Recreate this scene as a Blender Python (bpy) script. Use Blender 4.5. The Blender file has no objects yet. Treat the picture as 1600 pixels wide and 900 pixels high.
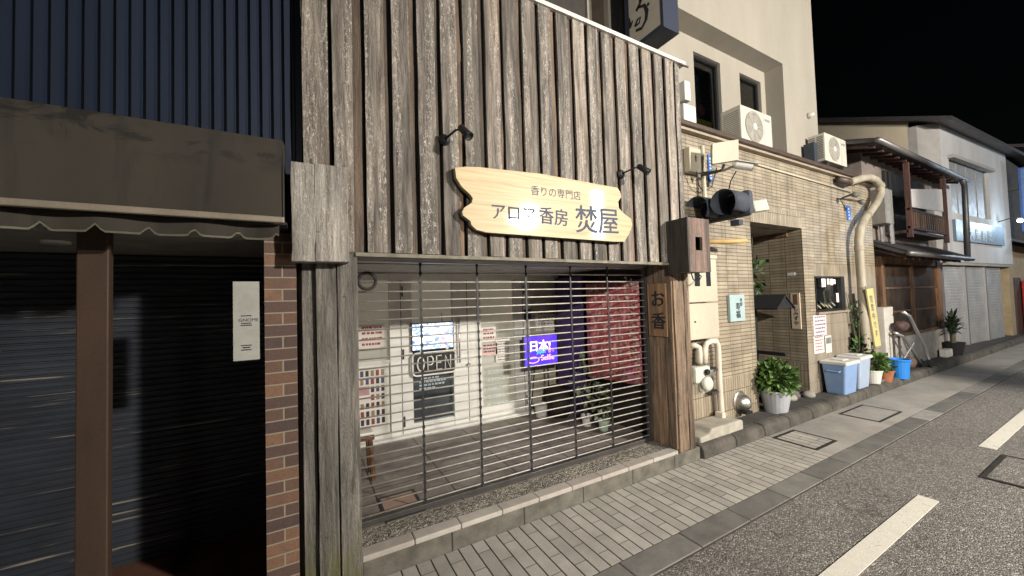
import bpy, math, random
from mathutils import Vector, Matrix
R = math.radians
random.seed(7)
scene = bpy.context.scene
COL = scene.collection

# ------------------------------------------------------------------ camera
CAM = Vector((0.0, 0.0, 1.76))
YAW, PITCH, ROLL, FPX = R(29.0884), R(1.83975), R(-1.7292), 583.38
fw = Vector((math.sin(YAW)*math.cos(PITCH), math.cos(YAW)*math.cos(PITCH), math.sin(PITCH)))
rt0 = Vector((math.cos(YAW), -math.sin(YAW), 0)); up0 = rt0.cross(fw)
rt = math.cos(ROLL)*rt0 + math.sin(ROLL)*up0
up = -math.sin(ROLL)*rt0 + math.cos(ROLL)*up0
cd = bpy.data.cameras.new("camera"); cam = bpy.data.objects.new("camera", cd); COL.objects.link(cam)
cam.matrix_world = Matrix(((rt.x, up.x, -fw.x, CAM.x), (rt.y, up.y, -fw.y, CAM.y), (rt.z, up.z, -fw.z, CAM.z), (0, 0, 0, 1)))
cd.sensor_width = 36; cd.lens = 36*FPX/1600; cd.clip_start = 0.05; cd.clip_end = 500
scene.camera = cam

# ------------------------------------------------------------------ night sky
w = bpy.data.worlds.new("World"); scene.world = w; w.use_nodes = True
nt = w.node_tree; bg = nt.nodes["Background"]
sky = nt.nodes.new("ShaderNodeTexSky"); sky.sky_type = 'NISHITA'; sky.sun_disc = False
sky.sun_elevation = R(4); sky.sun_rotation = R(140)
nt.links.new(sky.outputs[0], bg.inputs[0]); bg.inputs[1].default_value = 0.0008
vs = scene.view_settings; vs.view_transform = 'Standard'; vs.look = 'None'; vs.exposure = 0.0; vs.gamma = 1
scene.cycles.use_denoising = True
scene.cycles.max_bounces = 6; scene.cycles.diffuse_bounces = 4; scene.cycles.glossy_bounces = 3
scene.cycles.transparent_max_bounces = 8; scene.cycles.sample_clamp_indirect = 4.0
LAMP_W, LAMP_COL = 7200, (1.0, 0.925, 0.81)          # street lamp across the road
LAMP_P = Vector((7.05, -7.0, 4.78))

# ------------------------------------------------------------------ measuring helpers
def ray(u, v): return rt*((u-800)/FPX) - up*((v-450)/FPX) + fw
def W(u, v, y): d = ray(u, v); return CAM + d*((y-CAM.y)/d.y)        # point on the plane y
def WX(u, v, x): d = ray(u, v); return CAM + d*((x-CAM.x)/d.x)       # point on the plane x
def WZ(u, v, z): d = ray(u, v); return CAM + d*((z-CAM.z)/d.z)       # point on the plane z

# ------------------------------------------------------------------ materials
MATS = {}
class N:
    def __init__(s, name):
        s.m = bpy.data.materials.new(name); s.m.use_nodes = True
        s.t = s.m.node_tree; s.b = s.t.nodes["Principled BSDF"]; s.out = s.t.nodes["Material Output"]
    def n(s, typ, **kw):
        x = s.t.nodes.new(typ)
        for k, v in kw.items(): setattr(x, k, v)
        return x
    def l(s, a, b): s.t.links.new(a, b)
    def pos(s, sc=(1, 1, 1), axes=None):
        g = s.n("ShaderNodeNewGeometry"); o = g.outputs["Position"]
        if axes:
            sp = s.n("ShaderNodeSeparateXYZ"); s.l(o, sp.inputs[0]); c = s.n("ShaderNodeCombineXYZ")
            for i, a in enumerate(axes):
                if a: s.l(sp.outputs[a.upper()], c.inputs[i])
            o = c.outputs[0]
        mp = s.n("ShaderNodeMapping"); mp.inputs["Scale"].default_value = sc; s.l(o, mp.inputs[0]); return mp.outputs[0]
    def noise(s, vec, scale=1, detail=4, rough=.55, dist=0):
        x = s.n("ShaderNodeTexNoise"); x.inputs["Scale"].default_value = scale; x.inputs["Detail"].default_value = detail
        x.inputs["Roughness"].default_value = rough; x.inputs["Distortion"].default_value = dist
        s.l(vec, x.inputs["Vector"]); return x.outputs["Fac"]
    def ramp(s, fac, stops, interp='LINEAR'):
        x = s.n("ShaderNodeValToRGB"); e = x.color_ramp.elements; x.color_ramp.interpolation = interp
        while len(e) < len(stops): e.new(.5)
        for i, (p, c) in enumerate(stops):
            e[i].position = p; e[i].color = (c if len(c) == 4 else (*c, 1)) if hasattr(c, '__len__') else (c, c, c, 1)
        s.l(fac, x.inputs[0]); return x.outputs[0]
    def mix(s, fac, a, b, mode='MIX'):
        x = s.n("ShaderNodeMix", data_type='RGBA', blend_type=mode)
        for sock, val in ((x.inputs[0], fac), (x.inputs[6], a), (x.inputs[7], b)):
            if hasattr(val, 'is_linked') or isinstance(val, bpy.types.NodeSocket): s.l(val, sock)
            elif hasattr(val, '__len__'): sock.default_value = (*val, 1) if len(val) == 3 else val
            else: sock.default_value = val
        return x.outputs[2]
    def math(s, op, a, b=0.0, clamp=False):
        x = s.n("ShaderNodeMath", operation=op); x.use_clamp = clamp
        for sock, val in ((x.inputs[0], a), (x.inputs[1], b)):
            if isinstance(val, bpy.types.NodeSocket): s.l(val, sock)
            else: sock.default_value = val
        return x.outputs[0]
    def island(s): return s.n("ShaderNodeNewGeometry").outputs["Random Per Island"]
    def bump(s, h, strength=.3, dist=.01):
        x = s.n("ShaderNodeBump"); x.inputs["Strength"].default_value = strength; x.inputs["Distance"].default_value = dist
        s.l(h, x.inputs["Height"]); s.l(x.outputs[0], s.b.inputs["Normal"])
    def col(s, c):
        if isinstance(c, bpy.types.NodeSocket): s.l(c, s.b.inputs["Base Color"])
        else: s.b.inputs["Base Color"].default_value = (*c, 1)
    def rough(s, r):
        if isinstance(r, bpy.types.NodeSocket): s.l(r, s.b.inputs["Roughness"])
        else: s.b.inputs["Roughness"].default_value = r
    def metal(s, m): s.b.inputs["Metallic"].default_value = m

def paint(name, c, rough=.5, metal=0, dirt=.35, scale=6, bump=.08, streak=False, spec=.5, coat=0):
    if name in MATS: return MATS[name]
    k = N(name)
    big = k.noise(k.pos((1, 1, .25) if streak else (1, 1, 1)), scale, 5, .6)
    fine = k.noise(k.pos(), scale*14, 3, .6)
    f = k.ramp(big, [(.3, 1-dirt), (.7, 1.0)])
    g = k.ramp(fine, [(.3, 1-dirt*.4), (.7, 1.0)])
    k.col(k.mix(1, k.mix(1, c, f, 'MULTIPLY'), g, 'MULTIPLY'))
    rr = k.ramp(big, [(.3, min(1, rough+.15)), (.7, rough)]); k.rough(rr); k.metal(metal)
    k.b.inputs["Specular IOR Level"].default_value = spec; k.b.inputs["Coat Weight"].default_value = coat
    k.bump(fine, bump, .004)
    MATS[name] = k.m; return k.m

def emit(name, c, strength):
    if name in MATS: return MATS[name]
    k = N(name); k.col((.02, .02, .02)); k.b.inputs["Emission Color"].default_value = (*c, 1)
    k.b.inputs["Emission Strength"].default_value = strength; MATS[name] = k.m; return k.m

def weathered(name, dark, light, warm, fleck=.5, axis='z', warm_amt=.3, moss=False):
    k = N(name)
    sc = {'z': (30, 30, 2.4), 'x': (2.4, 30, 30), 'y': (30, 2.4, 30)}[axis]
    isl = k.island()
    _p = k.pos
    def _off(v):
        a = k.n("ShaderNodeVectorMath", operation='ADD'); cb = k.n("ShaderNodeCombineXYZ"); k.l(v, a.inputs[0])
        k.l(k.math('MULTIPLY', isl, 37.0), cb.inputs[0]); k.l(k.math('MULTIPLY', isl, 53.0), cb.inputs[2]); k.l(cb.outputs[0], a.inputs[1]); return a.outputs[0]
    k.pos = lambda *a_: _off(_p(*a_))
    grain = k.noise(k.pos(sc), 1, 8, .68, .6)
    wide = k.noise(k.pos(tuple(x*.22 for x in sc)), 1.6, 4, .62, .7)
    knots = k.noise(k.pos(tuple(x*.5 for x in sc)), .8, 2, .5, 2.5)
    c = k.ramp(grain, [(.30, dark), (.47, tuple(.55*a+.45*b for a, b in zip(dark, light))), (.66, light)])
    wf = k.ramp(k.math('ADD', wide, k.math('MULTIPLY', isl, .3)), [(.58, 0), (.9, warm_amt)])
    c = k.mix(wf, c, k.mix(.55, c, warm))
    band = k.noise(k.pos(tuple(x*.35 if x > 5 else x*.25 for x in sc)), 1.3, 3, .55, .3)
    c = k.mix(1, c, k.ramp(wide, [(.3, .58), (.62, 1.08)]), 'MULTIPLY')
    c = k.mix(1, c, k.ramp(band, [(.36, .66), (.5, .97), (.62, 1.15)]), 'MULTIPLY')
    crk = k.noise(k.pos(tuple(x*.9 if x > 5 else x*5 for x in sc)), 1, 4, .7, 1.6)
    c = k.mix(k.ramp(crk, [(.30, .75), (.37, 0)]), c, tuple(x*.6 for x in dark))
    c = k.mix(1, c, k.ramp(isl, [(0, .68), (.5, .9), (1, 1.18)]), 'MULTIPLY')
    c = k.mix(k.ramp(knots, [(.70, 0), (.76, .8)]), c, tuple(x*.4 for x in dark))
    if fleck:
        fl = k.noise(k.pos(tuple(x*(2.6 if x > 5 else 14) for x in sc)), 1, 4, .75, 1.2)
        fm = k.math('MULTIPLY', k.ramp(fl, [(.53, 0), (.64, 1)]), k.ramp(band, [(.44, 0), (.58, fleck)]))
        c = k.mix(fm, c, (.50, .47, .425))
        k.rough(k.math('SUBTRACT', .72, k.math('MULTIPLY', fm, .25)))
    else: k.rough(.7)
    if moss:
        sp = k.n("ShaderNodeSeparateXYZ"); k.l(_p(), sp.inputs[0])
        mz = k.ramp(sp.outputs["Z"], [(.05, .75), (.42, 0)])
        mm = k.math('MULTIPLY', mz, k.ramp(k.noise(k.pos((12, 12, 5)), 1, 4), [(.4, 0), (.6, 1)]))
        c = k.mix(mm, c, (.10, .105, .025))
    k.col(c); k.bump(k.math('ADD', k.math('ADD', grain, crk), k.math('MULTIPLY', knots, -.4)), .9, .010)
    MATS[name] = k.m; return k.m

def bricks(name, axes, bw, rh, mortar, c1, c2, cm, offset=.5, rough=.65, var=.5, bump=.5, smooth=.1, dirt=.3, shift=(0, 0), bias=0):
    if name in MATS: return MATS[name]
    k = N(name)
    v = k.pos((1, 1, 1), axes); mp = v.node; mp.inputs["Location"].default_value = (shift[0], shift[1], 0)
    b = k.n("ShaderNodeTexBrick"); b.offset = offset; b.offset_frequency = 2; b.squash = 1
    for nm, val in (("Scale", 1), ("Mortar Size", mortar), ("Mortar Smooth", smooth), ("Bias", bias), ("Brick Width", bw), ("Row Height", rh)):
        b.inputs[nm].default_value = val
    b.inputs["Color1"].default_value = (*c1, 1); b.inputs["Color2"].default_value = (*c2, 1); b.inputs["Mortar"].default_value = (*cm, 1)
    k.l(v, b.inputs["Vector"])
    n1 = k.noise(k.pos(), 3.0, 5, .6); n2 = k.noise(k.pos(), 70, 3, .6)
    c = k.mix(1, b.outputs["Color"], k.ramp(n1, [(.3, 1-dirt), (.7, 1)]), 'MULTIPLY')
    c = k.mix(1, c, k.ramp(n2, [(.3, 1-var*.5), (.7, 1)]), 'MULTIPLY')
    n3 = k.noise(k.pos((7, 7, .5)), 1, 5, .65, .3); c = k.mix(1, c, k.ramp(n3, [(.34, .68), (.52, 1)]), 'MULTIPLY')
    k.col(c); k.rough(rough)
    k.bump(k.math('ADD', k.math('MULTIPLY', b.outputs["Fac"], -1.0), k.math('MULTIPLY', n2, .25)), bump, .006)
    MATS[name] = k.m; return k.m

def glass(name, tint=(.9, .95, 1), fac=.14, rough=.03):
    if name in MATS: return MATS[name]
    k = N(name); tr = k.n("ShaderNodeBsdfTransparent"); tr.inputs[0].default_value = (*tint, 1)
    gl = k.n("ShaderNodeBsdfGlossy"); gl.inputs["Roughness"].default_value = rough
    lw = k.n("ShaderNodeLayerWeight"); lw.inputs[0].default_value = .35
    mx = k.n("ShaderNodeMixShader"); k.l(k.math('MAXIMUM', k.math('MULTIPLY', lw.outputs["Fresnel"], .8), fac*.4), mx.inputs[0])
    k.l(tr.outputs[0], mx.inputs[1]); k.l(gl.outputs[0], mx.inputs[2]); k.l(mx.outputs[0], k.out.inputs[0])
    MATS[name] = k.m; return k.m

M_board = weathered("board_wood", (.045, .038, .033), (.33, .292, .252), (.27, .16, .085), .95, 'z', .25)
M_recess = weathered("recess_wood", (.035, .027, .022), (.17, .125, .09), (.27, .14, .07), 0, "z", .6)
M_post = weathered("post_wood", (.06, .054, .047), (.27, .25, .22), (.2, .12, .07), .25, 'z', .12, moss=True)
M_brown = weathered("brown_wood", (.045, .024, .014), (.22, .115, .055), (.30, .13, .05), 0, 'z', .5)
M_rpost = weathered("streaked_wood", (.03, .022, .018), (.30, .21, .14), (.42, .22, .09), .15, 'z', .7)
M_cover = weathered("cover_wood", (.19, .175, .155), (.44, .41, .37), (.3, .22, .14), .9, 'z', .1)
M_boxw = weathered("box_wood", (.05, .035, .03), (.20, .135, .11), (.2, .1, .07), .2, 'z', .3)
M_dark = paint("dark_wood_paint", (.02, .016, .014), .7)
M_black = paint("black_metal", (.012, .012, .013), .45)
M_blackp = paint("matt_black", (.008, .008, .009), .8)
M_white = paint("white_paint", (.74, .72, .66), .45, dirt=.15)
M_door = paint("cream_door_paint", (.72, .715, .68), .4, dirt=.12, scale=2)
M_cream = paint("cream_plastic", (.53, .48, .375), .45, dirt=.28, scale=3, streak=True)
M_plastic = paint("white_plastic", (.58, .58, .55), .4, dirt=.15)
M_ac = paint("ac_enamel", (.50, .48, .42), .42, dirt=.18, scale=4, streak=True)
M_steel = paint("steel", (.62, .61, .58), .32, 1, dirt=.2)
M_grille = paint("grille_steel", (.62, .58, .51), .45, .25, dirt=.4, scale=20)
M_rail = paint("rail_metal", (.10, .095, .09), .5, .6, dirt=.4)
M_alu = paint("aluminium", (.55, .55, .56), .35, .9, dirt=.15)
M_flash = paint("flashing", (.72, .69, .62), .4, .2, dirt=.25, streak=True)
M_paper = paint("paper", (.70, .67, .63), .8, dirt=.1)
M_ink = paint("ink", (.012, .012, .016), .7)
M_bluet = paint("blue_ink", (.035, .05, .09), .6, dirt=.1)
M_conc = paint("concrete", (.36, .34, .30), .85, dirt=.4, scale=5, bump=.4)
M_concd = paint("dark_concrete", (.17, .16, .145), .9, dirt=.5, scale=6, bump=.4)

# ------------------------------------------------------------------ mesh builder
ORG = {}
class MB:
    def __init__(s): s.v = []; s.f = []
    def add(s, vs, fs):
        o = len(s.v); s.v += [Vector(p) for p in vs]; s.f += [tuple(i+o for i in f) for f in fs]; return s
    def box(s, x0, x1, y0, y1, z0, z1):
        return s.obox(((x0+x1)/2, (y0+y1)/2, (z0+z1)/2), ((x1-x0)/2, 0, 0), (0, (y1-y0)/2, 0), (0, 0, (z1-z0)/2))
    def obox(s, c, a, b, d):
        c, a, b, d = map(Vector, (c, a, b, d))
        vs = [c+a*i+b*j+d*k for k in (-1, 1) for j in (-1, 1) for i in (-1, 1)]
        return s.add(vs, [(0, 2, 3, 1), (4, 5, 7, 6), (0, 1, 5, 4), (2, 6, 7, 3), (0, 4, 6, 2), (1, 3, 7, 5)])
    def prism(s, poly, d):                      # polygon of 3-D points pushed along d
        d = Vector(d); n = len(poly); vs = [Vector(p) for p in poly]; vs += [p+d for p in vs]
        return s.add(vs, [tuple(range(n)), tuple(range(2*n-1, n-1, -1))] + [(i, i+n, (i+1) % n+n, (i+1) % n) for i in range(n)])
    def quad(s, a, b, c, d): return s.add([a, b, c, d], [(0, 1, 2, 3)])
    def tube(s, pts, r, n=8, cap=True):
        pts = [Vector(p) for p in pts]; rs = r if hasattr(r, '__len__') else [r]*len(pts); rings = []
        u = None
        for i, p in enumerate(pts):
            t = (pts[min(i+1, len(pts)-1)] - pts[max(i-1, 0)]).normalized()
            if u is None:
                u = t.orthogonal().normalized()
            else:
                u = (u - t*u.dot(t)); u = u.normalized() if u.length > 1e-6 else t.orthogonal().normalized()
            v = t.cross(u); rings.append([p + (u*math.cos(2*math.pi*k/n)+v*math.sin(2*math.pi*k/n))*rs[i] for k in range(n)])
        vs = [q for rg in rings for q in rg]; fs = []
        for i in range(len(pts)-1):
            for k in range(n): fs.append((i*n+k, i*n+(k+1) % n, (i+1)*n+(k+1) % n, (i+1)*n+k))
        if cap: fs += [tuple(range(n-1, -1, -1)), tuple((len(pts)-1)*n+k for k in range(n))]
        return s.add(vs, fs)
    def lathe(s, c, prof, n=20, ax=(0, 0, 1), squash=1):
        c = Vector(c); ax = Vector(ax).normalized(); u = ax.orthogonal().normalized(); v = ax.cross(u)*squash
        vs = [c + ax*z + (u*math.cos(2*math.pi*k/n)+v*math.sin(2*math.pi*k/n))*r for r, z in prof for k in range(n)]
        fs = [(i*n+k, i*n+(k+1) % n, (i+1)*n+(k+1) % n, (i+1)*n+k) for i in range(len(prof)-1) for k in range(n)]
        if prof[0][0] > 1e-4: fs.append(tuple(range(n-1, -1, -1)))
        if prof[-1][0] > 1e-4: fs.append(tuple((len(prof)-1)*n+k for k in range(n)))
        return s.add(vs, fs)
    def ell(s, c, rx, ry, rz, n=14, m=8, jit=0):
        c = Vector(c); vs = []; fs = []
        for i in range(m+1):
            th = math.pi*i/m
            for k in range(n):
                ph = 2*math.pi*k/n; j = 1+random.uniform(-jit, jit)
                vs.append(c+Vector((rx*math.sin(th)*math.cos(ph), ry*math.sin(th)*math.sin(ph), rz*math.cos(th)))*j)
        fs = [(i*n+k, (i+1)*n+k, (i+1)*n+(k+1) % n, i*n+(k+1) % n) for i in range(m) for k in range(n)]
        return s.add(vs, fs)
    def build(s, name, mat, parent=None, smooth=False, bevel=0, org=None):
        if parent is not None: o0 = ORG[parent.name]
        else:
            lo = [min(p[i] for p in s.v) for i in range(3)]; hi = [max(p[i] for p in s.v) for i in range(3)]
            o0 = Vector(org) if org else Vector(((lo[0]+hi[0])/2, (lo[1]+hi[1])/2, lo[2]))
        me = bpy.data.meshes.new(name); me.from_pydata([p-o0 for p in s.v], [], s.f); me.update()
        if mat: me.materials.append(mat)
        ob = bpy.data.objects.new(name, me); COL.objects.link(ob)
        if parent is not None: ob.parent = parent
        else: ob.location = o0
        ORG[ob.name] = o0
        if smooth:
            for p in me.polygons: p.use_smooth = True
        if bevel:
            b = ob.modifiers.new("bevel", 'BEVEL'); b.width = bevel; b.segments = 2; b.limit_method = 'ANGLE'; b.angle_limit = R(40)
        return ob

def thing(name, label, cat, loc, group=None):
    o = bpy.data.objects.new(name, None); o.empty_display_size = .2; COL.objects.link(o); o.location = loc; ORG[o.name] = Vector(loc)
    o["label"] = label; o["category"] = cat
    if group: o["group"] = group
    return o
def tag(o, label, cat, group=None):
    o["label"] = label; o["category"] = cat
    if group: o["group"] = group
    return o
def struct(o): o["kind"] = "structure"; return o

def text_mb(body, origin, ex, ey, size, depth=.002, bold=0.0, space=1.0, vertical=False, line=1.0):
    """Lettering as a mesh: origin is the lower left corner, ex / ey the reading and up directions."""
    ex = Vector(ex).normalized(); ey = Vector(ey).normalized(); ez = ex.cross(ey)
    mb = MB(); items = [(body, 0, 0)]; nb = 3 if bold else 1
    if vertical: items = [(ch, 0, -i*size*line) for i, ch in enumerate(body)]
    for body_, ox, oy in items:
        c = bpy.data.curves.new("lettering", 'FONT'); c.body = body_; c.size = size; c.space_character = space; c.resolution_u = 3
        o = bpy.data.objects.new("lettering", c); COL.objects.link(o)
        bpy.context.view_layer.update()
        dg = bpy.context.evaluated_depsgraph_get(); me = bpy.data.meshes.new_from_object(o.evaluated_get(dg))
        for q in range(nb):
            dx, dy = ((0, 0), (bold, bold*.4), (-bold, -bold*.6))[q]
            vs = [Vector(origin)+ex*(v.co.x+ox+dx)+ey*(v.co.y+oy+dy)+ez*(depth+.0003*q) for v in me.vertices]
            mb.add(vs, [tuple(p.vertices) for p in me.polygons])
        bpy.data.objects.remove(o); bpy.data.curves.remove(c); bpy.data.meshes.remove(me)
    return mb

# ================================================================== GROUND
YK, YT = 2.587, 2.93
k = N("asphalt")
a1 = k.noise(k.pos(), 150, 3, .7); a2 = k.noise(k.pos(), 1.1, 5, .6)
vo = k.n("ShaderNodeTexVoronoi"); vo.inputs["Scale"].default_value = 110; k.l(k.pos(), vo.inputs["Vector"])
st = k.ramp(k.n("ShaderNodeSeparateColor").outputs[0], [(0, 0), (1, 1)])
sc_ = k.n("ShaderNodeSeparateColor"); k.l(vo.outputs["Color"], sc_.inputs[0])
cc = k.ramp(sc_.outputs[0], [(0, (.065, .06, .055)), (.45, (.135, .126, .116)), (.8, (.215, .20, .184)), (1, (.42, .39, .36))])
cc = k.mix(1, cc, k.ramp(a2, [(.3, .82), (.7, 1.08)]), 'MULTIPLY')
wv = k.n("ShaderNodeTexVoronoi"); wv.feature = 'DISTANCE_TO_EDGE'; wv.inputs["Scale"].default_value = .42
dn_ = k.n("ShaderNodeVectorMath", operation='ADD'); nv = k.n("ShaderNodeTexNoise"); nv.inputs["Scale"].default_value = 3; k.l(k.pos(), nv.inputs["Vector"]); k.l(k.pos((1, 1, 1)), dn_.inputs[0]); k.l(nv.outputs["Color"], dn_.inputs[1]); k.l(dn_.outputs[0], wv.inputs["Vector"])
cc = k.mix(k.ramp(wv.outputs["Distance"], [(.002, .5), (.006, 0)]), cc, (.02, .019, .017))
k.col(cc); k.rough(k.ramp(a1, [(.3, .85), (.7, .5)]))
k.bump(k.math('ADD', k.math('MULTIPLY', vo.outputs["Distance"], -1.2), k.math('MULTIPLY', a1, .6)), .9, .006)
M_asph = k.m
struct(MB().add([(-150, -150, -.004), (250, -150, -.004), (250, 150, -.004), (-150, 150, -.004)], [(0, 1, 2, 3)]).build("road", M_asph))

# pavers (long joints run across the pavement, thin joints along it)
k = N("pavers")
sx = k.n("ShaderNodeSeparateXYZ"); k.l(k.pos(), sx.inputs[0])
b = k.n("ShaderNodeTexBrick"); b.offset = .5; b.offset_frequency = 2
for nm, val in (("Scale", 1), ("Mortar Size", .0042), ("Mortar Smooth", .3), ("Bias", -.1), ("Brick Width", .29), ("Row Height", .1)): b.inputs[nm].default_value = val
b.inputs["Color1"].default_value = (.45, .425, .385, 1); b.inputs["Color2"].default_value = (.345, .325, .295, 1); b.inputs["Mortar"].default_value = (.17, .155, .125, 1)
wob = k.noise(k.pos(), 5, 2)
pv = k.pos((1, 1, 1), ('y', 'x', None)); pv.node.inputs["Location"].default_value = (0, -.037, 0); k.l(pv, b.inputs["Vector"])
fx = k.math('ABSOLUTE', k.math('SUBTRACT', k.math('FRACT', k.math('ADD', k.math('MULTIPLY', sx.outputs["X"], 10), k.math('ADD', .13, k.math('MULTIPLY', wob, .04)))), .5))
jm = k.ramp(fx, [(.03, 1), (.06, 0)])
n1 = k.noise(k.pos(), 4, 5, .65); n2 = k.noise(k.pos(), 90, 3, .65); n3 = k.noise(k.pos((1, 3, 1)), 1.3, 4)
c = k.mix(1, b.outputs["Color"], k.ramp(n1, [(.3, .72), (.68, 1.02)]), 'MULTIPLY')
c = k.mix(1, c, k.ramp(n2, [(.3, .78), (.7, 1.05)]), 'MULTIPLY')
c = k.mix(k.ramp(sx.outputs["Y"], [(2.36/3, 0), (2.55/3, .38)]), c, (.13, .115, .06)) if False else c
c = k.mix(jm, c, (.028, .024, .018))
k.col(c); k.rough(.75)
k.bump(k.math('ADD', k.math('MULTIPLY', jm, -1.4), k.math('ADD', k.math('MULTIPLY', b.outputs["Fac"], -.4), k.math('MULTIPLY', n2, .35))), .7, .006)
M_pav = k.m
PX = 4.92
struct(MB().box(-6, PX, 1.90, YK-.002, -.2, 0).build("pavement", M_pav))
k = N("worn_concrete")
n1 = k.noise(k.pos(), 2.2, 6, .65); n2 = k.noise(k.pos(), 120, 3, .7); n3 = k.noise(k.pos((1, 1, 1)), 9, 4)
c = k.ramp(n1, [(.3, (.22, .208, .19)), (.7, (.36, .34, .31))]); c = k.mix(1, c, k.ramp(n2, [(.3, .75), (.7, 1.1)]), 'MULTIPLY')
c = k.mix(k.ramp(n3, [(.66, 0), (.72, .55)]), c, (.08, .07, .055))
k.col(c); k.rough(.8); k.bump(n2, .5, .005); M_path = k.m
struct(MB().box(PX, 40, 1.90, 2.548, -.2, -.001).build("path", M_path))
# gutter stones along the road
k = N("gutter_stone"); n1 = k.noise(k.pos(), 5, 5, .6); n2 = k.noise(k.pos(), 110, 3, .7)
c = k.ramp(n1, [(.3, (.115, .112, .105)), (.7, (.19, .183, .17))]); c = k.mix(1, c, k.ramp(n2, [(.3, .8), (.7, 1.08)]), 'MULTIPLY')
c = k.mix(1, c, k.ramp(k.island(), [(0, .72), (.75, 1), (1, 1.7)]), 'MULTIPLY'); k.col(c); k.rough(.75); k.bump(n2, .4, .004); M_gut = k.m
mb = MB(); x = -5.4
while x < 36: mb.box(x+.004, x+.596, 1.703, 1.894, -.15, .002+random.uniform(0, .003)); x += .6
struct(mb.build("gutter", M_gut, bevel=.006))
struct(MB().box(-6, 40, 1.69, 1.905, -.2, -.0025).build("gutter_bed", paint("joint_dirt", (.06, .056, .05), .95)))
# kerb in front of the shop and its continuation
M_kerb2 = paint("old_kerb_stone", (.115, .105, .088), .9, dirt=.65, scale=5, bump=.6)
M_kerb = paint("kerb_stone", (.17, .158, .132), .85, dirt=.55, scale=7, bump=.5)
k = N("coping_stone"); n1 = k.noise(k.pos(), 9, 5, .6); n2 = k.noise(k.pos(), 130, 3, .6)
c = k.mix(1, k.ramp(k.island(), [(0, (.36, .32, .285)), (1, (.44, .41, .37))]), k.ramp(n1, [(.3, .78), (.7, 1)]), 'MULTIPLY'); k.col(c); k.rough(.8); k.bump(n2, .35, .004); M_cope = k.m
mb = MB(); x = .302
while x < 3.67:
    e = min(x+.595, 3.69); mb.box(x, e-.004, YK+.003, YK+.11, -.1, .128); x = e
struct(mb.build("kerb_wall", M_kerb, bevel=.008))
mb = MB(); x = .302
while x < 3.33:
    e = min(x+.333, 3.335); mb.box(x, e-.004, YK, YK+.105, .1285, .166); x = e
struct(mb.build("kerb_coping", M_cope, bevel=.007))
mb = MB(); x = 3.70
while x < 33:
    yc = 2.546 - max(0, x-9.5)*.012
    prof = [(-.1), ]
    ln = .6
    mb.prism([(x+.006, yc, -.1), (x+.006, yc+.012, .085), (x+.006, yc+.035, .125), (x+.006, yc+.075, .138), (x+.006, yc+.16, .134), (x+.006, yc+.165, -.1)], (ln-.012+random.uniform(-.004, .004), -.012*ln if x > 9.5 else 0, 0))
    x += ln
struct(mb.build("kerb", M_kerb2, bevel=.012))
M_verge = paint("verge_asphalt", (.06, .057, .052), .9, dirt=.4, scale=5, bump=.6)
struct(MB().box(3.70, 45, 2.69, 6, -.15, .118).build("verge", M_verge))
# pebble-washed strip and the porch floor
k = N("pebble_wash"); vo = k.n("ShaderNodeTexVoronoi"); vo.inputs["Scale"].default_value = 75; k.l(k.pos(), vo.inputs["Vector"])
sc_ = k.n("ShaderNodeSeparateColor"); k.l(vo.outputs["Color"], sc_.inputs[0]); n1 = k.noise(k.pos(), 2.5, 5, .6)
c = k.ramp(sc_.outputs[0], [(0, (.07, .062, .05)), (.5, (.22, .20, .165)), (1, (.46, .43, .37))]); c = k.mix(1, c, k.ramp(n1, [(.3, .65), (.7, 1.1)]), 'MULTIPLY')
k.col(c); k.rough(.8); k.bump(k.math('MULTIPLY', vo.outputs["Distance"], -1), 1, .01); M_pebble = k.m
struct(MB().box(.30, 3.36, YK+.106, 2.885, -.1, .1625).build("pebble_strip", M_pebble))
M_floor = bricks("porch_floor_tiles", ('x', 'y', None), .6, .6, .006, (.30, .265, .24), (.24, .212, .19), (.03, .027, .025), 0, .6, .5, .4, dirt=.45, shift=(.1, .15))
struct(MB().box(.0, 3.6, 2.886, 4.62, -.1, .165).build("shop_floor", M_floor))
M_leftfl = paint("red_brown_floor", (.16, .07, .045), .6, dirt=.5)
struct(MB().box(-5, -.04, YK+.02, 3.62, -.1, .02).build("entrance_floor", M_leftfl))

# painted road dashes
k = N("road_paint"); n1 = k.noise(k.pos(), 9, 6, .7); n2 = k.noise(k.pos(), 130, 3, .7)
c = k.mix(k.ramp(k.math('ADD', k.math('MULTIPLY', n1, .55), k.math('MULTIPLY', n2, .5)), [(.57, 0), (.64, .7)]), (.60, .575, .51), (.16, .15, .135)); c = k.mix(1, c, k.ramp(n1, [(.3, .8), (.7, 1.05)]), 'MULTIPLY'); k.col(c); k.rough(.75); k.bump(n2, .7, .004); M_mark = k.m
for i, (x0, x1) in enumerate(((-.6, 4.54), (6.46, 11.6), (13.6, 18.7))):
    o = MB().box(x0, x1, 1.052, 1.172, -.003, .003).build("road_marking", M_mark); struct(o)
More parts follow.
